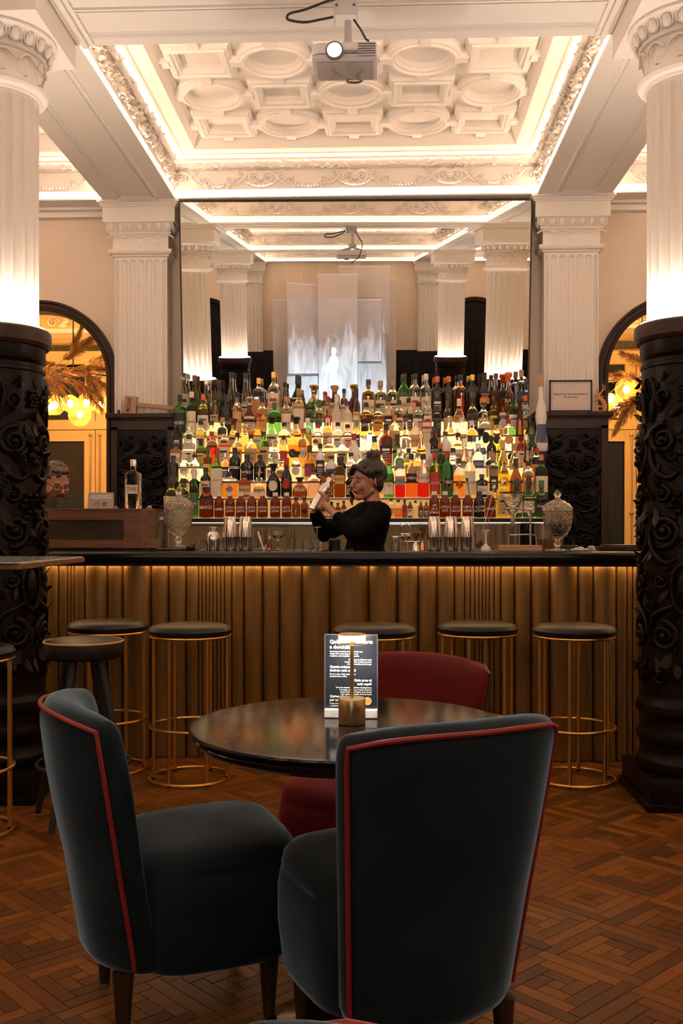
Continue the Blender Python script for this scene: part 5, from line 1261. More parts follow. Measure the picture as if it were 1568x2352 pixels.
# ================================================================== THE VERANDA BEHIND THE ARCHES
YV=9.35; YEL=mat('yellow_paint',(.72,.50,.20),.5,var=.05,vs=3); NIGHT=mat('night_pane',(.010,.012,.014),.04)
def wall_strip(name,x0,x1):
    pass
g=G(); g.box(XL,YV+.06,0,XR,YV+.2,3.7); wv=struct(part('wall_veranda',g,YEL,smooth=False))
for i,(cxp,half) in enumerate(((222,None),(1458,None))):
    xm=at(cxp,1000,YV).x
    for q,s in enumerate((-1,1)):
        wn=struct(link('window_%d'%(2*i+q+1),None)); wn.location=(xm,YV,0)
        st=.165 if i==0 else .10                       # meeting stile to pane
        def bx(x0,x1,z0,z1,y0=-.02,y1=.06,m=YEL,nm='frame',**k):
            a,b=sorted((s*x0,s*x1)); return part(nm,G().box(a,y0,z0,b,y1,z1),m,wn,smooth=False,**k)
        pw=.52
        ztr0=at(cxp,968,YV).z; ztr1=at(cxp,838,YV).z; zp1=at(cxp,1013,YV).z
        bx(.004,.10 if i==0 else .10,.3,zp1+.10,-.045); bx(.10+pw,.20+pw,.3,zp1+.10,-.045)      # stiles
        bx(.10,.10+pw,zp1,zp1+.10,-.04); bx(.10,.10+pw,.3,.42,-.04)                               # rails
        bx(.0,.2+pw,zp1+.105,ztr0,-.06,nm='transom')
        bx(.004,.10,ztr0,ztr1,-.045); bx(.10+pw,.2+pw,ztr0,ztr1,-.045); bx(0,.2+pw,ztr1,ztr1+.12,-.06,nm='head')
        bx(.10,.10+pw,.42,zp1,.0,.01,NIGHT,'pane'); bx(.10,.10+pw,ztr0,ztr1,.0,.01,NIGHT,'pane')
        g=G(); g.tube([(s*.045,-.065,.5),(s*.045,-.065,zp1+.07)],.008,8); 
        for zz in (.9,1.35,zp1+.05): g.ball((s*.045,-.065,zz),.016,8,6); g.box(s*.045-.022,-.06,zz-.008,s*.045+.022,-.045,zz+.008)
        part('bolt_rod',g,mat('worn_brass',(.45,.35,.2),.35,.9),wn)
        g=G()
        for (x0,x1,z0,z1) in ((.095,.105+pw,zp1-.006,zp1+.004),(.095,.105,.42,zp1),(.095,.105+pw,ztr0,ztr0+.01)):
            a,b=sorted((s*x0,s*x1)); g.box(a,-.05,z0,b,-.03,z1)
        part('glazing_bead',g,YEL,wn,smooth=False)
g=G(); g.box(XL,YB+.14,3.45,XR,YV+.2,3.55); vc=part('veranda_ceiling',g,PLASTER,ceiling,smooth=False)
g=G()
for (z0,z1,d) in ((3.02,3.06,.05),(3.06,3.10,.09),(3.28,3.33,.06),(3.33,3.38,.12),(2.74,2.78,.06),(2.80,2.86,.03)): g.box(XL,YV+.06-d,z0,XR,YV+.06,z1)
part('cornice',g,mat('cream_plaster',(.70,.58,.42),.5),wv,smooth=False)
g=G(); g.box(XL,YV+.03,2.885,XR,YV+.06,2.955); part('green_frieze_band',g,mat('green_band',(.05,.055,.03),.5,var=.6,vs=40),wv,smooth=False)
for xc in (-3.25,-2.62,1.95,2.55):
    for d in (-1,1):
        g=G(); sp=spiral(1.8,.062,.01,22,ph=0,cw=d); g.tube([(xc+d*.10+x,YV+.05,3.18+z) for x,z in sp],[.013-.007*i/22 for i in range(23)],6)
        for k in range(5): g.merge(leaf(.09,.035,.4),T(xc+d*(.16+.02*k),YV+.045,3.14+.02*k)@RX(PI/2)@RZ(.3*k if d>0 else PI-.3*k))
        part('scroll_relief',g,MATS['cream_plaster'],wv)
g=G(); g.box(-.5,0,0,.5,.02,.02)
part('added_wash_strip',G().box(XL+.3,YV-.10,3.385,XR-.3,YV-.06,3.395),emis('veranda_wash',(1,.62,.30),70.0),wv,smooth=False)  # added unseen glowing strip, brightens the veranda wall and cornice
# dried-grass chandeliers with amber globes
PAMP=mat('pampas',(.42,.24,.085),.9,var=.25,vs=30); PAMD=mat('dry_palm',(.34,.185,.07),.8,var=.2,vs=20); GLOBE=mat('amber_globe',(.60,.30,.07),.04,alpha=.28); BULB=emis('amber_bulb',(1,.52,.16),60.0)
def plume(g,p0,d,l,w_,n,rnd,droop):
    p0=Vector(p0); d=Vector(d).normalized(); side=d.cross(Vector((0,0,1))).normalized(); up=side.cross(d)
    ax=[]
    for i in range(9): t=i/8; ax.append(p0+d*l*t+Vector((0,0,-droop*l*t*t)))
    g.tube(ax,[.004]*8+[.001],4)
    for k in range(n):
        t=rnd.uniform(.28,1); i=min(7,int(t*8)); p=ax[i].lerp(ax[i+1],t*8-i); dd=(ax[i+1]-ax[i]).normalized()
        a=rnd.uniform(0,6.28); o=(side*cos(a)+up*sin(a)); ww=w_*(1-.75*abs(t-.55)/.5)*rnd.uniform(.5,1)
        q=p+dd*rnd.uniform(.04,.10)*l/.6+o*ww+Vector((0,0,-.25*ww)); m_=p.lerp(q,.55)+o*ww*.15; s_=dd.cross(o)*.0022
        g.add([p-s_,p+s_,m_+s_,q,m_-s_],[(0,1,2,3,4)])
def chandelier(c,seed,label,dirs,globes):
    rnd=random.Random(seed); t=thing('dried_grass_chandelier',label,'chandelier',c)
    g=G(); g.tube([(0,0,.05),(0,0,3.45-c[2])],.006,6); g.tube([(-.45,0,0),(0,0,.05),(.45,.05,0)],.010,6); part('hanger',g,BLACKW,t)
    for k,(p0,d,l,w_,dr) in enumerate(dirs):
        g=G(); plume(g,p0,d,l,w_,330,rnd,dr); stuff(part('pampas_plume',g,PAMP,t,smooth=False,fix=False))
    for k in range(3):
        p0=Vector((rnd.uniform(-.3,-.05) if c[0]<0 else rnd.uniform(-.1,.2),-.05*k,-.02)); g=G(); base=rnd.uniform(-.4,.6)
        for i in range(15):
            a=R(-75+10*i)+base; l=rnd.uniform(.22,.36); e=Vector((cos(a)*l,-.10-.06*rnd.random(),sin(a)*l*.8-.10)); m_=e*.55+Vector((0,0,.04)); s_=Vector((-sin(a),0,cos(a)))*.007
            q=[p0,p0+m_-s_,p0+m_+s_,p0+e]; g.add([q[0],q[1],q[3],q[2]],[(0,1,2,3)])
        part('palm_fan',g,PAMD,t,smooth=False,fix=False)
    for (x,y,z,r) in globes:
        gl_=part('globe',G().ball((x,y,z),r,20,14),GLOBE,t); part('bulb',G().ball((x,y,z),.026,10,8,sc=(1,1,1.3)),BULB,gl_)
        g=G(); g.tube([(x,y,z+r),(x*.7,y,.0)],.004,5); part('cord',g,BLACKW,gl_)
        li=D.lights.new('globe_light','POINT'); li.energy=42; li.color=(1,.55,.20); li.shadow_soft_size=.03; lo=D.objects.new('globe_light',li); COL.objects.link(lo); lo.parent=gl_; lo.location=(x,y-.0,z-.0)
c=at(168,868,8.35)
chandelier((c.x,8.35,c.z),4,'dried pampas chandelier with amber globes in the left arch',
  [((-.25,0,.0),(.9,-.1,.25),.60,.075,.15),((-.2,0,.05),(.7,-.2,.55),.55,.08,.1),((0,-.05,.02),(.9,-.2,.0),.42,.085,.45),((-.1,.05,.05),(.4,-.1,.9),.45,.05,0),((-.1,0,.0),(.6,-.3,-.05),.45,.09,.6),((.05,0,.05),(-.9,-.1,.3),.5,.08,.2),((-.05,.1,.08),(.8,.2,.45),.55,.08,.25),((.1,-.1,0),(.5,-.5,-.1),.36,.08,.6)],
  [(-.13,-.08,-.24,.085),(-.02,-.02,-.22,.075),(.13,-.05,-.22,.08),(.24,0,-.23,.075),(.02,.12,-.30,.10),(-.22,.05,-.24,.07)])
# smoked globe reflected low, and the right-hand chandelier
c=at(1474,880,8.35)
chandelier((c.x,8.35,c.z),8,'dried pampas chandelier with amber globes in the right arch',
  [((.1,0,.0),(-.9,-.1,.35),.46,.08,.25),((.15,-.05,.05),(-.8,-.2,.55),.42,.08,.15),((.1,-.05,-.05),(-.85,-.2,-.35),.52,.085,.2),((.05,-.05,-.02),(-.6,-.3,-.5),.45,.08,.3),((.0,0,.0),(.8,-.1,.3),.5,.08,.3)],
  [(-.14,-.05,-.06,.095),(-.20,.03,-.20,.085),(-.26,0,-.13,.05),(.1,0,-.16,.09)])

# ================================================================== THINGS ON THE PANEL LEDGES
zl_=2.0605
hp=at(299,942,7.32); t=thing('cardboard_hammer','toy cardboard hammer lettered in black lying on the left ledge','hammer',(hp.x,7.318,zl_))
g=G(); g.box(-.047,-.025,0,.045,.025,.128); part('head',g,CARD,t,smooth=False,bevel=.002,M=T(0,0,.0)@RY(R(5)))
g=G(); g.box(0,-.012,0,.29,.012,.030); part('handle',g,CARD,t,smooth=False,bevel=.002,M=T(.042,0,.052)@RY(R(5.2)))
text('lettering','MJÖLNIR',.042,INK,t,T(-.004,-.0262,.064)@RY(R(-83)),bold=.01,maxw=.105)
bp=at(276,942,7.36); t=thing('vial','tiny glass vial beside the cardboard hammer on the left ledge','vial',(bp.x,7.318,zl_))
g=G(); g.lathe([(.010,0),(.010,.022),(.006,.027),(.006,.030)],14); part('glass',g,GL['d'],t); g=G(); g.lathe([(.007,.030),(.007,.036),(.001,.036)],12); part('stopper',g,GL['c'],t)
fa,fb=at(1259,940,7.365),at(1357,940,7.365); fz0,fz1=zl_,at(1300,875,7.365).z; fw=fb.x-fa.x; fh=fz1-fz0
t=thing('picture_frame','black framed capacity notice standing on the right ledge','frame',((fa.x+fb.x)/2,7.33,zl_)); 
g=G()
for (x0,x1,z0_,z1_) in ((-fw/2,-fw/2+.011,0,fh),(fw/2-.011,fw/2,0,fh),(-fw/2,fw/2,0,.011),(-fw/2,fw/2,fh-.011,fh)): g.box(x0,-.012,z0_,x1,.012,z1_)
part('frame',g,INK,t,smooth=False); pp=part('paper',G().box(-fw/2+.01,-.004,.01,fw/2-.01,.004,fh-.01),mat('notice_paper',(.66,.56,.54),.5),t,smooth=False)
g=G()
for (x0,x1,z0_,z1_) in ((-fw/2+.024,fw/2-.024,.024,.0248),(-fw/2+.024,fw/2-.024,fh-.0248,fh-.024),(-fw/2+.024,-fw/2+.0248,.024,fh-.024),(fw/2-.0248,fw/2-.024,.024,fh-.024)): g.box(x0,-.0052,z0_,x1,-.0044,z1_)
part('border',g,mat('grey_ink',(.2,.17,.16),.6),pp,smooth=False)
text('lettering','Aquest local té un aforament de',.0195,INK,pp,T(0,-.0046,fh*.56),bold=.012,maxw=fw*.80); text('lettering','91 persones',.0195,INK,pp,T(0,-.0046,fh*.56-.021),bold=.012)
dp=at(1374,941,7.36); t=thing('deer_figurine','flat wooden deer head figurine on the right ledge by the arch','figurine',(dp.x,7.318,zl_))
DW=mat('orange_plywood',(.50,.20,.085),.55)
g=G()
def flat(pts,rr): g.tube([(x,0,z) for x,z in pts],rr,8,up=(0,1,0),flat=.5)
flat([(.035,.005),(.036,.04),(.024,.075),(.004,.092),(-.010,.098)],[.016,.020,.017,.013,.010]); flat([(.0,.098),(-.018,.09),(-.036,.078)],[.015,.012,.007]); flat([(.004,.105),(.020,.110),(.030,.102)],[.005,.006,.003])
flat([(-.035,.0),(-.018,.028),(.0,.040),(.02,.03)],[.007,.008,.008,.006]); flat([(-.035,.004),(.035,.004)],[.006,.006]); part('body',g,DW,t)
g=G()
flat([(-.004,.106),(.002,.128),(.018,.150),(.026,.178),(.016,.20)],[.005,.0055,.005,.004,.002]); flat([(.018,.150),(.036,.160),(.040,.185)],[.004,.004,.002]); flat([(.004,.130),(-.016,.142),(-.020,.165)],[.004,.004,.002]); flat([(-.010,.104),(-.022,.122),(-.040,.128),(-.044,.140)],[.005,.005,.004,.002]); flat([(.026,.178),(.034,.192),(.030,.206)],[.0035,.003,.002]); flat([(-.022,.122),(-.020,.136)],[.004,.002])
part('antler',g,DW,t)

# ================================================================== THINGS ON THE BAR
def zt_at(Y): return ZT+.0004
RIB=lambda n,d: (lambda r,z,a: r*(1+d*cos(n*a)))
def spin(g,pr,k,seg=28,fn=None,z0=0,cap=True): g.lathe([(max(.0003,r*k),z0+h*k) for r,h in pr],seg,fn=fn,cap=cap); return g
CRY=mat('cut_crystal',(.97,.95,.92),.04,trans=1.0,ior=1.45,bump=.6,bs=70,bd=.006)
GLS=mat('glass_tumbler',(.97,.96,.94),.02,trans=1.0,ior=1.4)
def bar_thing(name,label,cat,px,Y,rz=0,z=None,group=None): return thing(name,label,cat,(atx(px,Y),Y,ZT+.0004 if z is None else z),rz,group)
# service box with a perforated front
YX=5.36; k=YX/FPX; xa,xm,xb=atx(52,YX),atx(323,YX),atx(352,YX); zc=at(200,1168,YX).z; zb=ZT+.014
t=thing('service_box','oak service box with perforated metal front on the left of the bar','box',(0,0,0))
dp=.27; poly=[(xa,YX),(xm,YX),(xb,YX+.05),(xb,YX+dp),(xa,YX+dp)]
g=G(); h1,h2=at(0,1240,YX).z,at(0,1194,YX).z; px0,px1=xa+.05,atx(284,YX)
g.prism(poly,zb,h1); g.prism(poly,h2,zc-.010); g.prism([(px1,YX),(xm,YX),(xb,YX+.05),(xb,YX+dp),(px1,YX+dp)],h1,h2); g.prism([(xa,YX),(px0,YX),(px0,YX+dp),(xa,YX+dp)],h1,h2); g.box(px0,YX+dp-.02,h1,px1,YX+dp,h2)
part('cabinet',g,OAK,t,smooth=False)
g=G(); g.prism([(x,y) for x,y in ((xa-.004,YX-.003),(xm+.002,YX-.003),(xb+.004,YX+.048),(xb+.004,YX+dp),(xa-.004,YX+dp))],zc-.009,zc); part('lid',g,OAK,t,smooth=False)
g=G(); g.box(xm+.02,YX+.02,zb,atx(366,YX),YX+dp,zb+.045); part('side_plinth',g,OAK,t,smooth=False)
g=G(); g.box(xa+.02,YX+.02,ZT,xb-.02,YX+dp-.02,zb); part('foot',g,BLACKW,t,smooth=False)
pmat,ptree,pbs=nt('perforated_metal'); pbs.inputs['Metallic'].default_value=.8; pbs.inputs['Roughness'].default_value=.35; pbs.inputs['Base Color'].default_value=(.16,.12,.09,1)
tc=ptree.nodes.new('ShaderNodeTexCoord'); mp=ptree.nodes.new('ShaderNodeMapping'); mp.inputs['Rotation'].default_value=(0,PI/4,0); mp.inputs['Scale'].default_value=(92,92,92)
ptree.links.new(tc.outputs['Object'],mp.inputs[0]); sp=ptree.nodes.new('ShaderNodeSeparateXYZ'); ptree.links.new(mp.outputs[0],sp.inputs[0])
def pm_(op,a,b): 
    n=ptree.nodes.new('ShaderNodeMath'); n.operation=op
    for i,v in enumerate((a,b)):
        if isinstance(v,(int,float)): n.inputs[i].default_value=v
        else: ptree.links.new(v,n.inputs[i])
    return n.outputs[0]
fx_=pm_('ABSOLUTE',pm_('SUBTRACT',pm_('FRACT',sp.outputs[0],0),.5),0); fz_=pm_('ABSOLUTE',pm_('SUBTRACT',pm_('FRACT',sp.outputs[2],0),.5),0)
hole=pm_('MULTIPLY',pm_('LESS_THAN',fx_,.34),pm_('LESS_THAN',fz_,.34)); ptree.links.new(pm_('SUBTRACT',1.0,hole),pbs.inputs['Alpha'])
g=G(); g.box(px0,YX+.010,h1,px1,YX+.012,h2); part('perforated_panel',g,pmat,t,smooth=False)
# menu booklets
YS=YX+.13; MB=mat('menu_board',(.075,.062,.05),.6,var=.3,vs=20); MP=mat('menu_pages',(.22,.18,.14),.7)
for i in range(9):
    lb='printed menu booklet on the service box, %s of the stack'%('lowest' if i==0 else 'topmost' if i==8 else ordn(i+1)+' from the bottom')
    t=thing('menu_booklet',lb,'menu',(atx(140,YS)+.003*((i*7)%3-1),YS+.002*((i*5)%3-1),zc+.0003+i*.0062),R(44+((i*3)%4)),'menus on the service box')
    g=G(); g.box(-.075,-.095,0,.075,.095,.0016); g.box(-.075,-.095,.0044,.075,.095,.006); part('cover',g,MB,t,smooth=False)
    g=G(); g.box(-.072,-.092,.0017,.073,.092,.0043); part('pages',g,MP,t,smooth=False)
YR=YX+.06; a=at(201,1165,YR); t=thing('reserved_card','folded table card lettered RESERVADO on the service box','sign',(atx(230,YR),YR,zc+.0003),R(4))
wd=59*YR/FPX; hh=39*YR/FPX; RC=mat('card_beige',(.42,.33,.27),.6); tilt=R(-14)
card=part('front_panel',G().box(-wd/2,0,0,wd/2,.0012,hh),RC,t,smooth=False,M=RX(tilt)); part('rear_panel',G().box(-wd/2,0,0,wd/2,.0012,hh),RC,t,smooth=False,M=T(0,2*hh*sin(-tilt),0)@RX(-tilt))
part('teal_block',G().box(-wd/2+.002,-.0004,hh*.62,-wd*.05,0,hh*.93),LB['u'],card,smooth=False); text('lettering','RESERVADO',hh*.36,WHITEP,card,T(.004,-.0007,hh*.72),bold=.02,maxw=wd*.82)
g=G(); g.lathe([(hh*.16,0),(hh*.16,.0005),(hh*.14,.0005),(hh*.14,0)],24,cap=False); part('badge_ring',g,INK,card,M=T(-wd*.12,-.0002,hh*.28)@RX(PI/2))
text('lettering','BAR',hh*.12,INK,card,T(-wd*.12,-.0007,hh*.28)); text('lettering','|        |',hh*.2,INK,card,T(-wd*.12,-.0007,hh*.28)); part('blue_square',G().box(wd*.10,-.0004,hh*.16,wd*.24,0,hh*.40),LB['b'],card,smooth=False); text('lettering','re',hh*.14,WHITEP,card,T(wd*.17,-.0007,hh*.28))
YVb=YX+.10; H=(1165-1051)*YVb/FPX; bottle(atx(306,YVb),YVb,zc+.0003,37*YVb/FPX,H,'Q','c','s','ws','THE','tall clear square gin bottle standing on the service box',None)
t=thing('small_jar','little glass jar beside the reserved card on the service box','jar',(atx(266,YVb+.05),YVb+.05,zc+.0003)); kk=YVb/FPX
g=spin(G(),[(4,0),(5,1),(5,3),(3,4)],kk); part('glass',g,GLS,t); g=spin(G(),[(3.4,4),(3.4,6),(.1,6)],kk); part('lid',g,CP['w'],t)
t=thing('small_jar','little glass jar at the right end of the service box','jar',(atx(343,YX+.18),YX+.18,zc+.0003))
g=spin(G(),[(5,0),(6,1),(6,4),(5,5)],kk); part('glass',g,GLS,t); g=spin(G(),[(5.4,5),(5.4,8),(.1,8)],kk); part('lid',g,CP['s'],t)
def bt(px,wd,top,kd,gc,cc,lc,tx,lb,Y,base=None):
    kq=Y/FPX; bottle(atx(px,Y),Y,ZT+.0004,wd*kq,(HZ+FPX*(EYE-ZT)/Y-top)*kq,kd,gc,cc,lc,tx,lb,None)
YM1=5.56; k=YM1/FPX; by=HZ+FPX*(EYE-ZT)/YM1
t=bar_thing('water_bottle','cloudy plastic bottle half hidden behind the service box','bottle',371,5.45); kq=5.45/FPX
g=spin(G(),[(8,0),(9,2),(9,52),(7,62),(4,66),(4,72)],kq); part('body',g,GL['u'],t); g=spin(G(),[(5,70),(5,77),(.1,77)],kq); part('cap',g,CP['w'],t)
t=bar_thing('straw_glass','glass of drinking straws behind the left crystal urn','glass',386,5.50); g=spin(G(),[(5.5,0),(6,1),(6.5,40)],kq); part('glass',g,GLS,t)
for i in range(7): g=G(); a=i*.9; g.tube([(.006*cos(a),.006*sin(a),.004),(.012*cos(a)-.012,.012*sin(a),.30)],.0026,6); part('straw',g,LB['s'] if i%2 else LB['w'],t)
# crystal urns
def urn(px,Y,base_z,label,beans):
    k=Y/FPX*1.0; t=thing('crystal_urn',label,'urn',(atx(px,Y),Y,base_z))
    fac=lambda r,z,a: r*(1+.035*cos(16*a+z*260)+.035*cos(16*a-z*260))
    rf=lambda a0,a1:None
    pr=[(4,0),(19,0),(19,2),(16,4),(6,6),(5,9),(9,15),(9,19),(5,23),(6,26),(12,29),(22,38),(28,50),(31,66),(32.5,80),(32.5,90),(31.5,91),(31,80),(29,66),(25,50),(18,40),(8,33),(1,32)]
    dn=[]
    for a,b in zip(pr,pr[1:]):
        m=max(1,int(abs(b[1]-a[1])/3)); dn+=[(a[0]+(b[0]-a[0])*i/m,a[1]+(b[1]-a[1])*i/m) for i in range(m)]
    dn.append(pr[-1])
    g=spin(G(),dn,k,64,fn=fac); part('bowl',g,CRY,t,ang=25)
    ld=[(30,92),(33,92),(33,99),(31.5,101),(26,108),(16,114),(9,117),(8,119),(7.5,117),(14,112),(24,106),(29,99)]
    dn=[]
    for a,b in zip(ld,ld[1:]):
        m=max(1,int(abs(b[1]-a[1])/2.5)); dn+=[(a[0]+(b[0]-a[0])*i/m,a[1]+(b[1]-a[1])*i/m) for i in range(m)]
    dn.append(ld[-1]); l=part('lid',spin(G(),dn,k,64,fn=fac),CRY,t,ang=25)
    part('finial',spin(G(),[(8,118),(6,120),(5,122),(7.5,127),(8,130),(6,135),(2.5,139),(.2,141)],k,16,fn=lambda r,z,a:r*(1+.08*cos(8*a))),CRY,l,ang=20)
    if beans:
        g=G(); rnd=random.Random(2)
        for i in range(240):
            a=rnd.uniform(0,6.28); hgt=rnd.uniform(36,68); rr=(8+20*((hgt-34)/30)**.6 if hgt<64 else 27)*math.sqrt(rnd.random())
            g.ball((rr*k*cos(a),rr*k*sin(a),hgt*k),.0052,6,4,M=RZ(a)@RX(a*3),sc=(1.3,.9,.7))
        stuff(part('coffee_beans',g,mat('coffee_bean',(.035,.015,.008),.35),t))
    return t
urn(410,5.46,ZT+.016,'cut crystal lidded urn at the left of the bar on a white plate',False)
urn(1280,5.30,ZT+.0004,'cut crystal lidded urn filled with coffee beans at the right of the bar',True)
t=bar_thing('plate','white edged plate under the left crystal urn','plate',405,5.46); kq=5.46/FPX; g=spin(G(),[(10,0),(30,0),(50,3.5),(50,4.5),(30,1.8),(.2,1.6)],kq,40); part('dish',g,WHITEC,t); g=spin(G(),[(2,1.9),(22,1.9),(22,5.5),(.2,5.5)],kq,32); part('black_mat',g,BLACKW,t)
t=bar_thing('rubber_stopper','lump of black rubber beside the left crystal urn','bar tool',438,5.34,.3); g=G(); g.ball((0,0,.016),.022,12,8,sc=(1.25,.8,.75)); g.ball((.012,0,.026),.012,10,6); part('rubber',g,BLACKW,t)
# steel tins, shakers, jiggers
def tins(px,label,Y=5.30,grp='stacked shaker tins'):
    k=Y/FPX; t=bar_thing('shaker_tins',label,'shaker',px,Y,0,None,grp)
    part('lower_tin',spin(G(),[(13.5,0),(14.5,1),(16,12),(17.6,30),(17.8,31),(17,31.2),(.2,31)],k,32),STEEL,t,ang=30)
    part('upper_tin',spin(G(),[(17.3,31.3),(17.4,33),(15.6,50),(13.2,78),(12.6,79),(.2,79)],k,32),STEEL,t,ang=30)
tins(528,'stacked steel shaker tins, left one of the pair left of the woman'); tins(563.5,'stacked steel shaker tins, right one of the pair left of the woman')
tins(997,'stacked steel shaker tins, leftmost of the three right of the woman'); tins(1035.5,'stacked steel shaker tins, middle one of the three right of the woman'); tins(1073,'stacked steel shaker tins, rightmost of the three right of the woman')
t=bar_thing('cobbler_shaker','small steel shaker with a narrow top left of the tin pair','shaker',489,5.33); k=5.33/FPX
part('body',spin(G(),[(14,0),(15,1),(17,24),(17,26),(.2,26)],k,32),STEEL,t,ang=30); part('strainer_lid',spin(G(),[(17.2,26),(17,29),(14,38),(10,44),(9.5,45),(.2,45)],k,32),STEEL,t,ang=30); part('cap',spin(G(),[(10.5,45),(10.3,54),(9.5,55),(.2,55)],k,28),STEEL,t,ang=30)
def cup(name,label,cat,px,Y,pr,m,seg=32,fn=None,grp=None,pn='glass'):
    t=bar_thing(name,label,cat,px,Y,0,None,grp); part(pn,spin(G(),pr,Y/FPX,seg,fn=fn),m,t,ang=30); return t
TUM=lambda r,h:[(r*.9,0),(r,1),(r*1.06,h),(r*.97,h),(r*.90,5),(.3,4)]
rib=RIB(22,.05)
for i,(px,Y) in enumerate(((447,5.42),(463,5.46))): cup('tumbler',('short ribbed tumbler beside the left crystal urn','short ribbed tumbler left of the narrow-topped shaker')[i],'glass',px,Y,TUM(9.5,25),GLS,66,rib)
cup('highball_glass','tall ribbed glass just right of the tin pair','glass',603,5.48,TUM(19,49),GLS,66,rib); cup('highball_glass','tall ribbed glass left of the shaking woman','glass',665,5.50,TUM(11,52),GLS,66,rib)
cup('coupe_glass','stemmed coupe glass behind the red-banded pourer','glass',638,5.44,[(12,0),(12,1),(3,3),(2,6),(2,22),(5,25),(13,33),(15.5,44),(14.6,44),(12,34),(3,27),(.2,26.5)],GLS,32)
for i in range(4): cup('tumbler','low ribbed tumbler left of the woman, %s of a row of four'%('leftmost' if i==0 else 'rightmost' if i==3 else ordn(i+1)),'glass',664+19.5*i,5.36,TUM(9.3,27),GLS,66,rib)
cup('coupe_glass','upturned stem glass behind the row of low tumblers','glass',727,5.52,[(13,0),(13.5,1),(12,14),(5,24),(2,27),(2,50),(11,53),(11,54),(.2,54)],GLS,32)
t=bar_thing('peeler','steel tongs crossed in a V beside the tall ribbed glass','bar tool',606,5.31); k=5.31/FPX
for s,h in ((-1,44),(1,34)): g=G(); g.tube([(.0,0,.002),(s*9*k,.002,h*.55*k),(s*15*k,.004,h*k)],[.004,.007,.006],8,flat=.35,up=(0,1,0)); part('arm',g,STEELB,t)
t=bar_thing('bottle_pourer','cork and steel bottle pourer with a red band','bar tool',618,5.29); k=5.29/FPX
part('spout',spin(G(),[(3,0),(3,7),(.2,7)],k,14),STEEL,t); part('red_band',spin(G(),[(6.8,7),(7,8),(7,13),(.2,13)],k,18),mat('red_rubber',(.32,.008,.02),.5),t); part('cork',spin(G(),[(6.2,13),(6.8,22),(6,27),(3,28),(.2,28)],k,18),mat('cork_brown',(.16,.075,.04),.8),t)
cup('black_jar','dark cylindrical jar in front of the woman at her elbow','jar',768,5.40,[(13.5,0),(14,1),(14,24),(11,28),(.2,28)],BLACKP,28,pn='body')
t=bar_thing('bar_knife','thin steel blade lying across the dark jar','bar tool',775,5.30,R(-8),ZT+.0005); part('blade',G().box(-.03,-.006,0,.035,.006,.0025),STEEL,t,smooth=False); part('handle',G().box(.035,-.007,0,.085,.007,.008),BLACKW,t,smooth=True,bevel=.002)
t=cup('steel_canister','squat steel canister right of the woman','canister',909,5.42,[(11,0),(11.5,1),(11.5,30),(10,32),(.2,32)],STEEL,28,pn='body'); part('rim',spin(G(),[(12,29),(12.2,31),(11.5,33)],5.42/FPX,28,cap=False),STEEL,t)
cup('snifter_glass','stemmed wine glass standing right of the woman','glass',931,5.44,[(12,0),(12,1),(3,3),(1.8,6),(1.8,20),(5,23),(11,31),(12.5,42),(11.5,54),(9.8,62),(9.3,62),(11,54),(12,42),(10.5,32),(4,25),(.2,24)],GLS,36)
t=bar_thing('steel_rod','horizontal steel rail end behind the jigger','bar tool',948,5.58); g=G(); g.tube([(-.035,0,.045),(.035,0,.045)],.005,10); g.tube([(-.03,0,0),(-.03,0,.045)],.004,8); g.tube([(.03,0,0),(.03,0,.045)],.004,8); part('rail',g,STEEL,t)
cup('jigger','silver double jigger beside the copper one','jigger',954.5,5.30,[(9,0),(8.6,1),(8.3,10),(5,17),(2.4,22),(3,26),(8,34),(9.4,41),(8.8,41),(6,33),(.2,30)],STEEL,28,pn='body')
cup('jigger','tall copper jigger left of the three tin stacks','jigger',970,5.31,[(6.5,0),(6.4,1),(4.5,16),(2.2,24),(4.5,34),(9.3,54),(8.8,54),(5,40),(.2,38)],COPPER,28,pn='body')
t=cup('mixing_glass','mixing glass with long bar spoons at the right of the tins','glass',1099,5.38,TUM(9.5,58),GLS,40); k=5.38/FPX
part('cinnamon',G().tube([(-.008,-.004,.02),(.012,.002,.05)],.010,8),mat('cinnamon',(.20,.07,.035),.7),t)
for i,(x1,y1,lb) in enumerate(((1073,1105,'long twisted bar spoon leaning left out of the mixing glass'),(1157,1112,'long twisted bar spoon leaning far right out of the mixing glass'),(1133,1125,'thin bar spoon leaning right between the other two'))):
    p0=Vector((atx(1095+2*i,5.38),5.38,ZT+.022)); p1=at(x1,y1,5.30+.05*i); t=tag(part('bar_spoon',G().tube([p0,p0.lerp(p1,.9),p1],[.0018,.002,.0025],8),STEEL),lb,'bar tool')
    d=(p1-p0).normalized(); part('spoon_bowl' if i==0 else 'fork_end',G().ball(p1+d*.012,.012,10,6,M=Vector((0,0,1)).rotation_difference(d).to_matrix().to_4x4(),sc=(.55,.35,1.3)),STEEL,t)
t=bar_thing('scoop','white plastic scoop standing on its head','scoop',1115,5.31); k=5.31/FPX
part('bowl',spin(G(),[(11.5,0),(12,2),(10.5,8),(5,13),(2.6,17)],k,24),WHITEC,t); part('handle',spin(G(),[(2.6,16),(2.4,34),(4,43),(8.5,46),(8.5,48),(.2,48)],k,18),WHITEC,t)
for i,px in enumerate((1130,1147,1164,1181,1240)): cup('highball_glass','tall ribbed glass behind the dripper stand, %s of five'%('leftmost' if i==0 else 'rightmost' if i==4 else ordn(i+1)+' from left'),'glass',px,5.53,TUM(8.2,62),GLS,66,rib,'tall glasses behind the dripper stand')
cup('tumbler','low glass at the left end of the dripper stand','glass',1137,5.42,TUM(9,14),GLS,40)
t=bar_thing('dripper_stand','coffee dripper stand with oak base and steel post','stand',1192,5.32); k=5.32/FPX
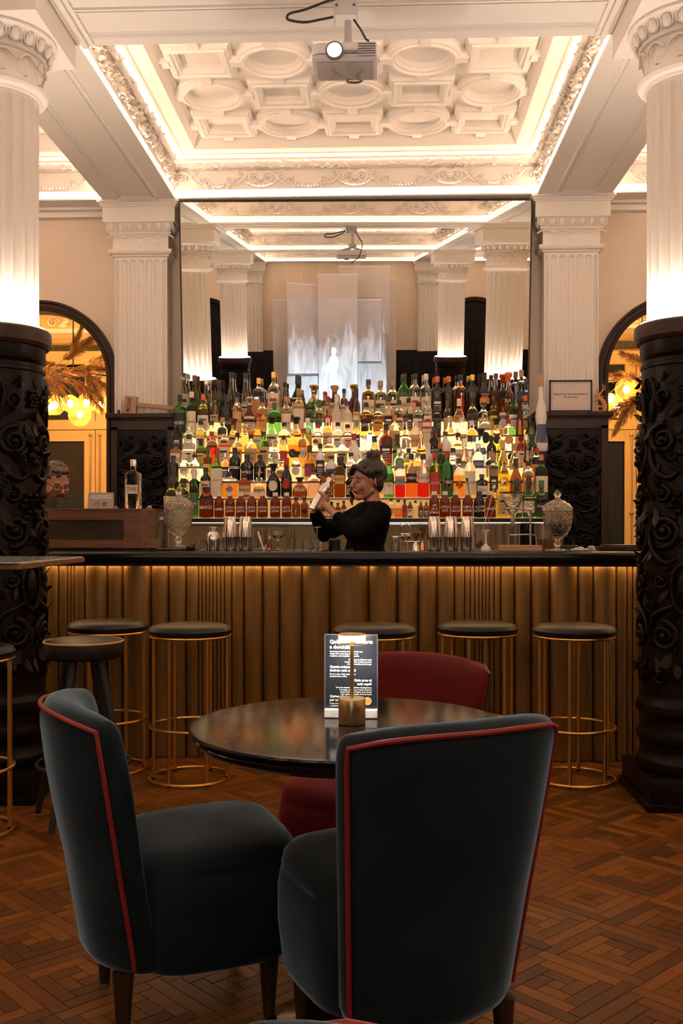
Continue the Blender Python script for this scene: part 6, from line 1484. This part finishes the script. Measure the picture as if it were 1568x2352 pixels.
part('base',G().box(-48*k,-.045,0,48*k,.075,13*k),LIGHTW,t,smooth=False,bevel=.003)
part('post',G().tube([(27*k,.03,13*k),(27*k,.03,104*k)],.0055,12),STEEL,t)
g=G(); g.tube([(27*k,.03,94*k),(-4*k,.03,97*k)],.004,8); g.tube([(-15*k+16*k*cos(a*.314),.03+16*k*sin(a*.314),97*k) for a in range(20)],.0035,8,closed=True); g.ball((27*k,.03,94*k),.011,10,6); g.ball((27*k,.03,104*k),.007,8,5); g.tube([(20*k,.02,90*k),(22*k,.0,80*k)],.004,8); part('ring_arm',g,STEEL,t)
g=G(); g.tube([(-18*k,.06,36*k),(30*k,.06,38*k),(42*k,.06,35*k),(44*k,.06,14*k)],.0035,8); g.tube([(-20*k,.06,14*k),(-20*k,.06,36*k)],.0035,8); part('wire_guard',g,STEEL,t)
t=thing('glass_dripper','fluted glass coffee cone held in the stand ring','dripper',(atx(1177,5.35),5.35,ZT)); 
part('cone',spin(G(),[(5,62),(5,78),(9,86),(13,97),(28,132),(30,134),(29,135),(26.5,132),(11,97),(4,86),(3,78),(3,62)],k,48,fn=RIB(16,.012),cap=False),GLS,t,ang=40); part('rim',G().tube(ringpts(29.3*k,134*k),.0035,8,closed=True),BLACKP,t); part('tap',spin(G(),[(3.4,58),(3.6,76)],k,14),STEEL,t)
cup('canister','black cylindrical canister behind the dripper stand','canister',1211,5.58,[(17,0),(17.5,1),(17.5,60),(16,62),(.2,62)],BLACKP,32,pn='body')
t=bar_thing('low_box','long dark wooden box behind the right crystal urn','box',1262,5.60); part('body',G().box(-58*k,-.03,0,30*k,.05,27*k),OAK,t,smooth=False,bevel=.002)
t=bar_thing('slate_board','thin pale-edged board under the folded towel','board',1292,5.46); part('board',G().box(-45*k,-.06,0,45*k,.06,.006),STEELB,t,smooth=False); part('black_pouch',G().box(-5*k,-.03,.0065,35*k,.03,.028),BLACKW,t,smooth=True,bevel=.008)
t=bar_thing('towel','crumpled white towel lying right of the coffee bean urn','towel',1338,5.36); g=G(); rnd=random.Random(5)
g.grid(40,12,lambda u,v:((u-.5)*.135,(v-.5)*.06,.004+.020*(.5+.5*sin(u*14+v*5))*sin(PI*v)**.6*(1.15-.5*u if u<.75 else .9)*sin(PI*min(1,u*1.02+.01))**.35+.004*sin(u*37+v*9)*sin(PI*v)))
part('cloth',g,mat('towel_cotton',(.62,.57,.53),.9),t,fix=False); g=G(); g.tube([(.045+.012*cos(a*.5),.0+.018*sin(a*.5),.016+.003*sin(a)) for a in range(14)],.009,8); part('twist',g,MATS['towel_cotton'],t)
t=bar_thing('tray','dark low tray at the right end of the bar','tray',1425,5.45); g=G(); g.box(-.13,-.09,0,.16,.09,.010); g.box(-.12,-.08,.010,.16,.08,.022); g.box(-.10,-.06,.022,.16,.06,.032); part('tray_body',g,DARKW2,t,smooth=True,bevel=.003)
g=G(); m_=G()
for i in range(34): m_.ball((atx(470+18.5*i,5.26),5.262,ZT+.003),.004,6,4)
stuff(tag(part('bar_mat',m_,BLACKW),'strip of black rubber bar mat studs along the front edge','bar mat'))
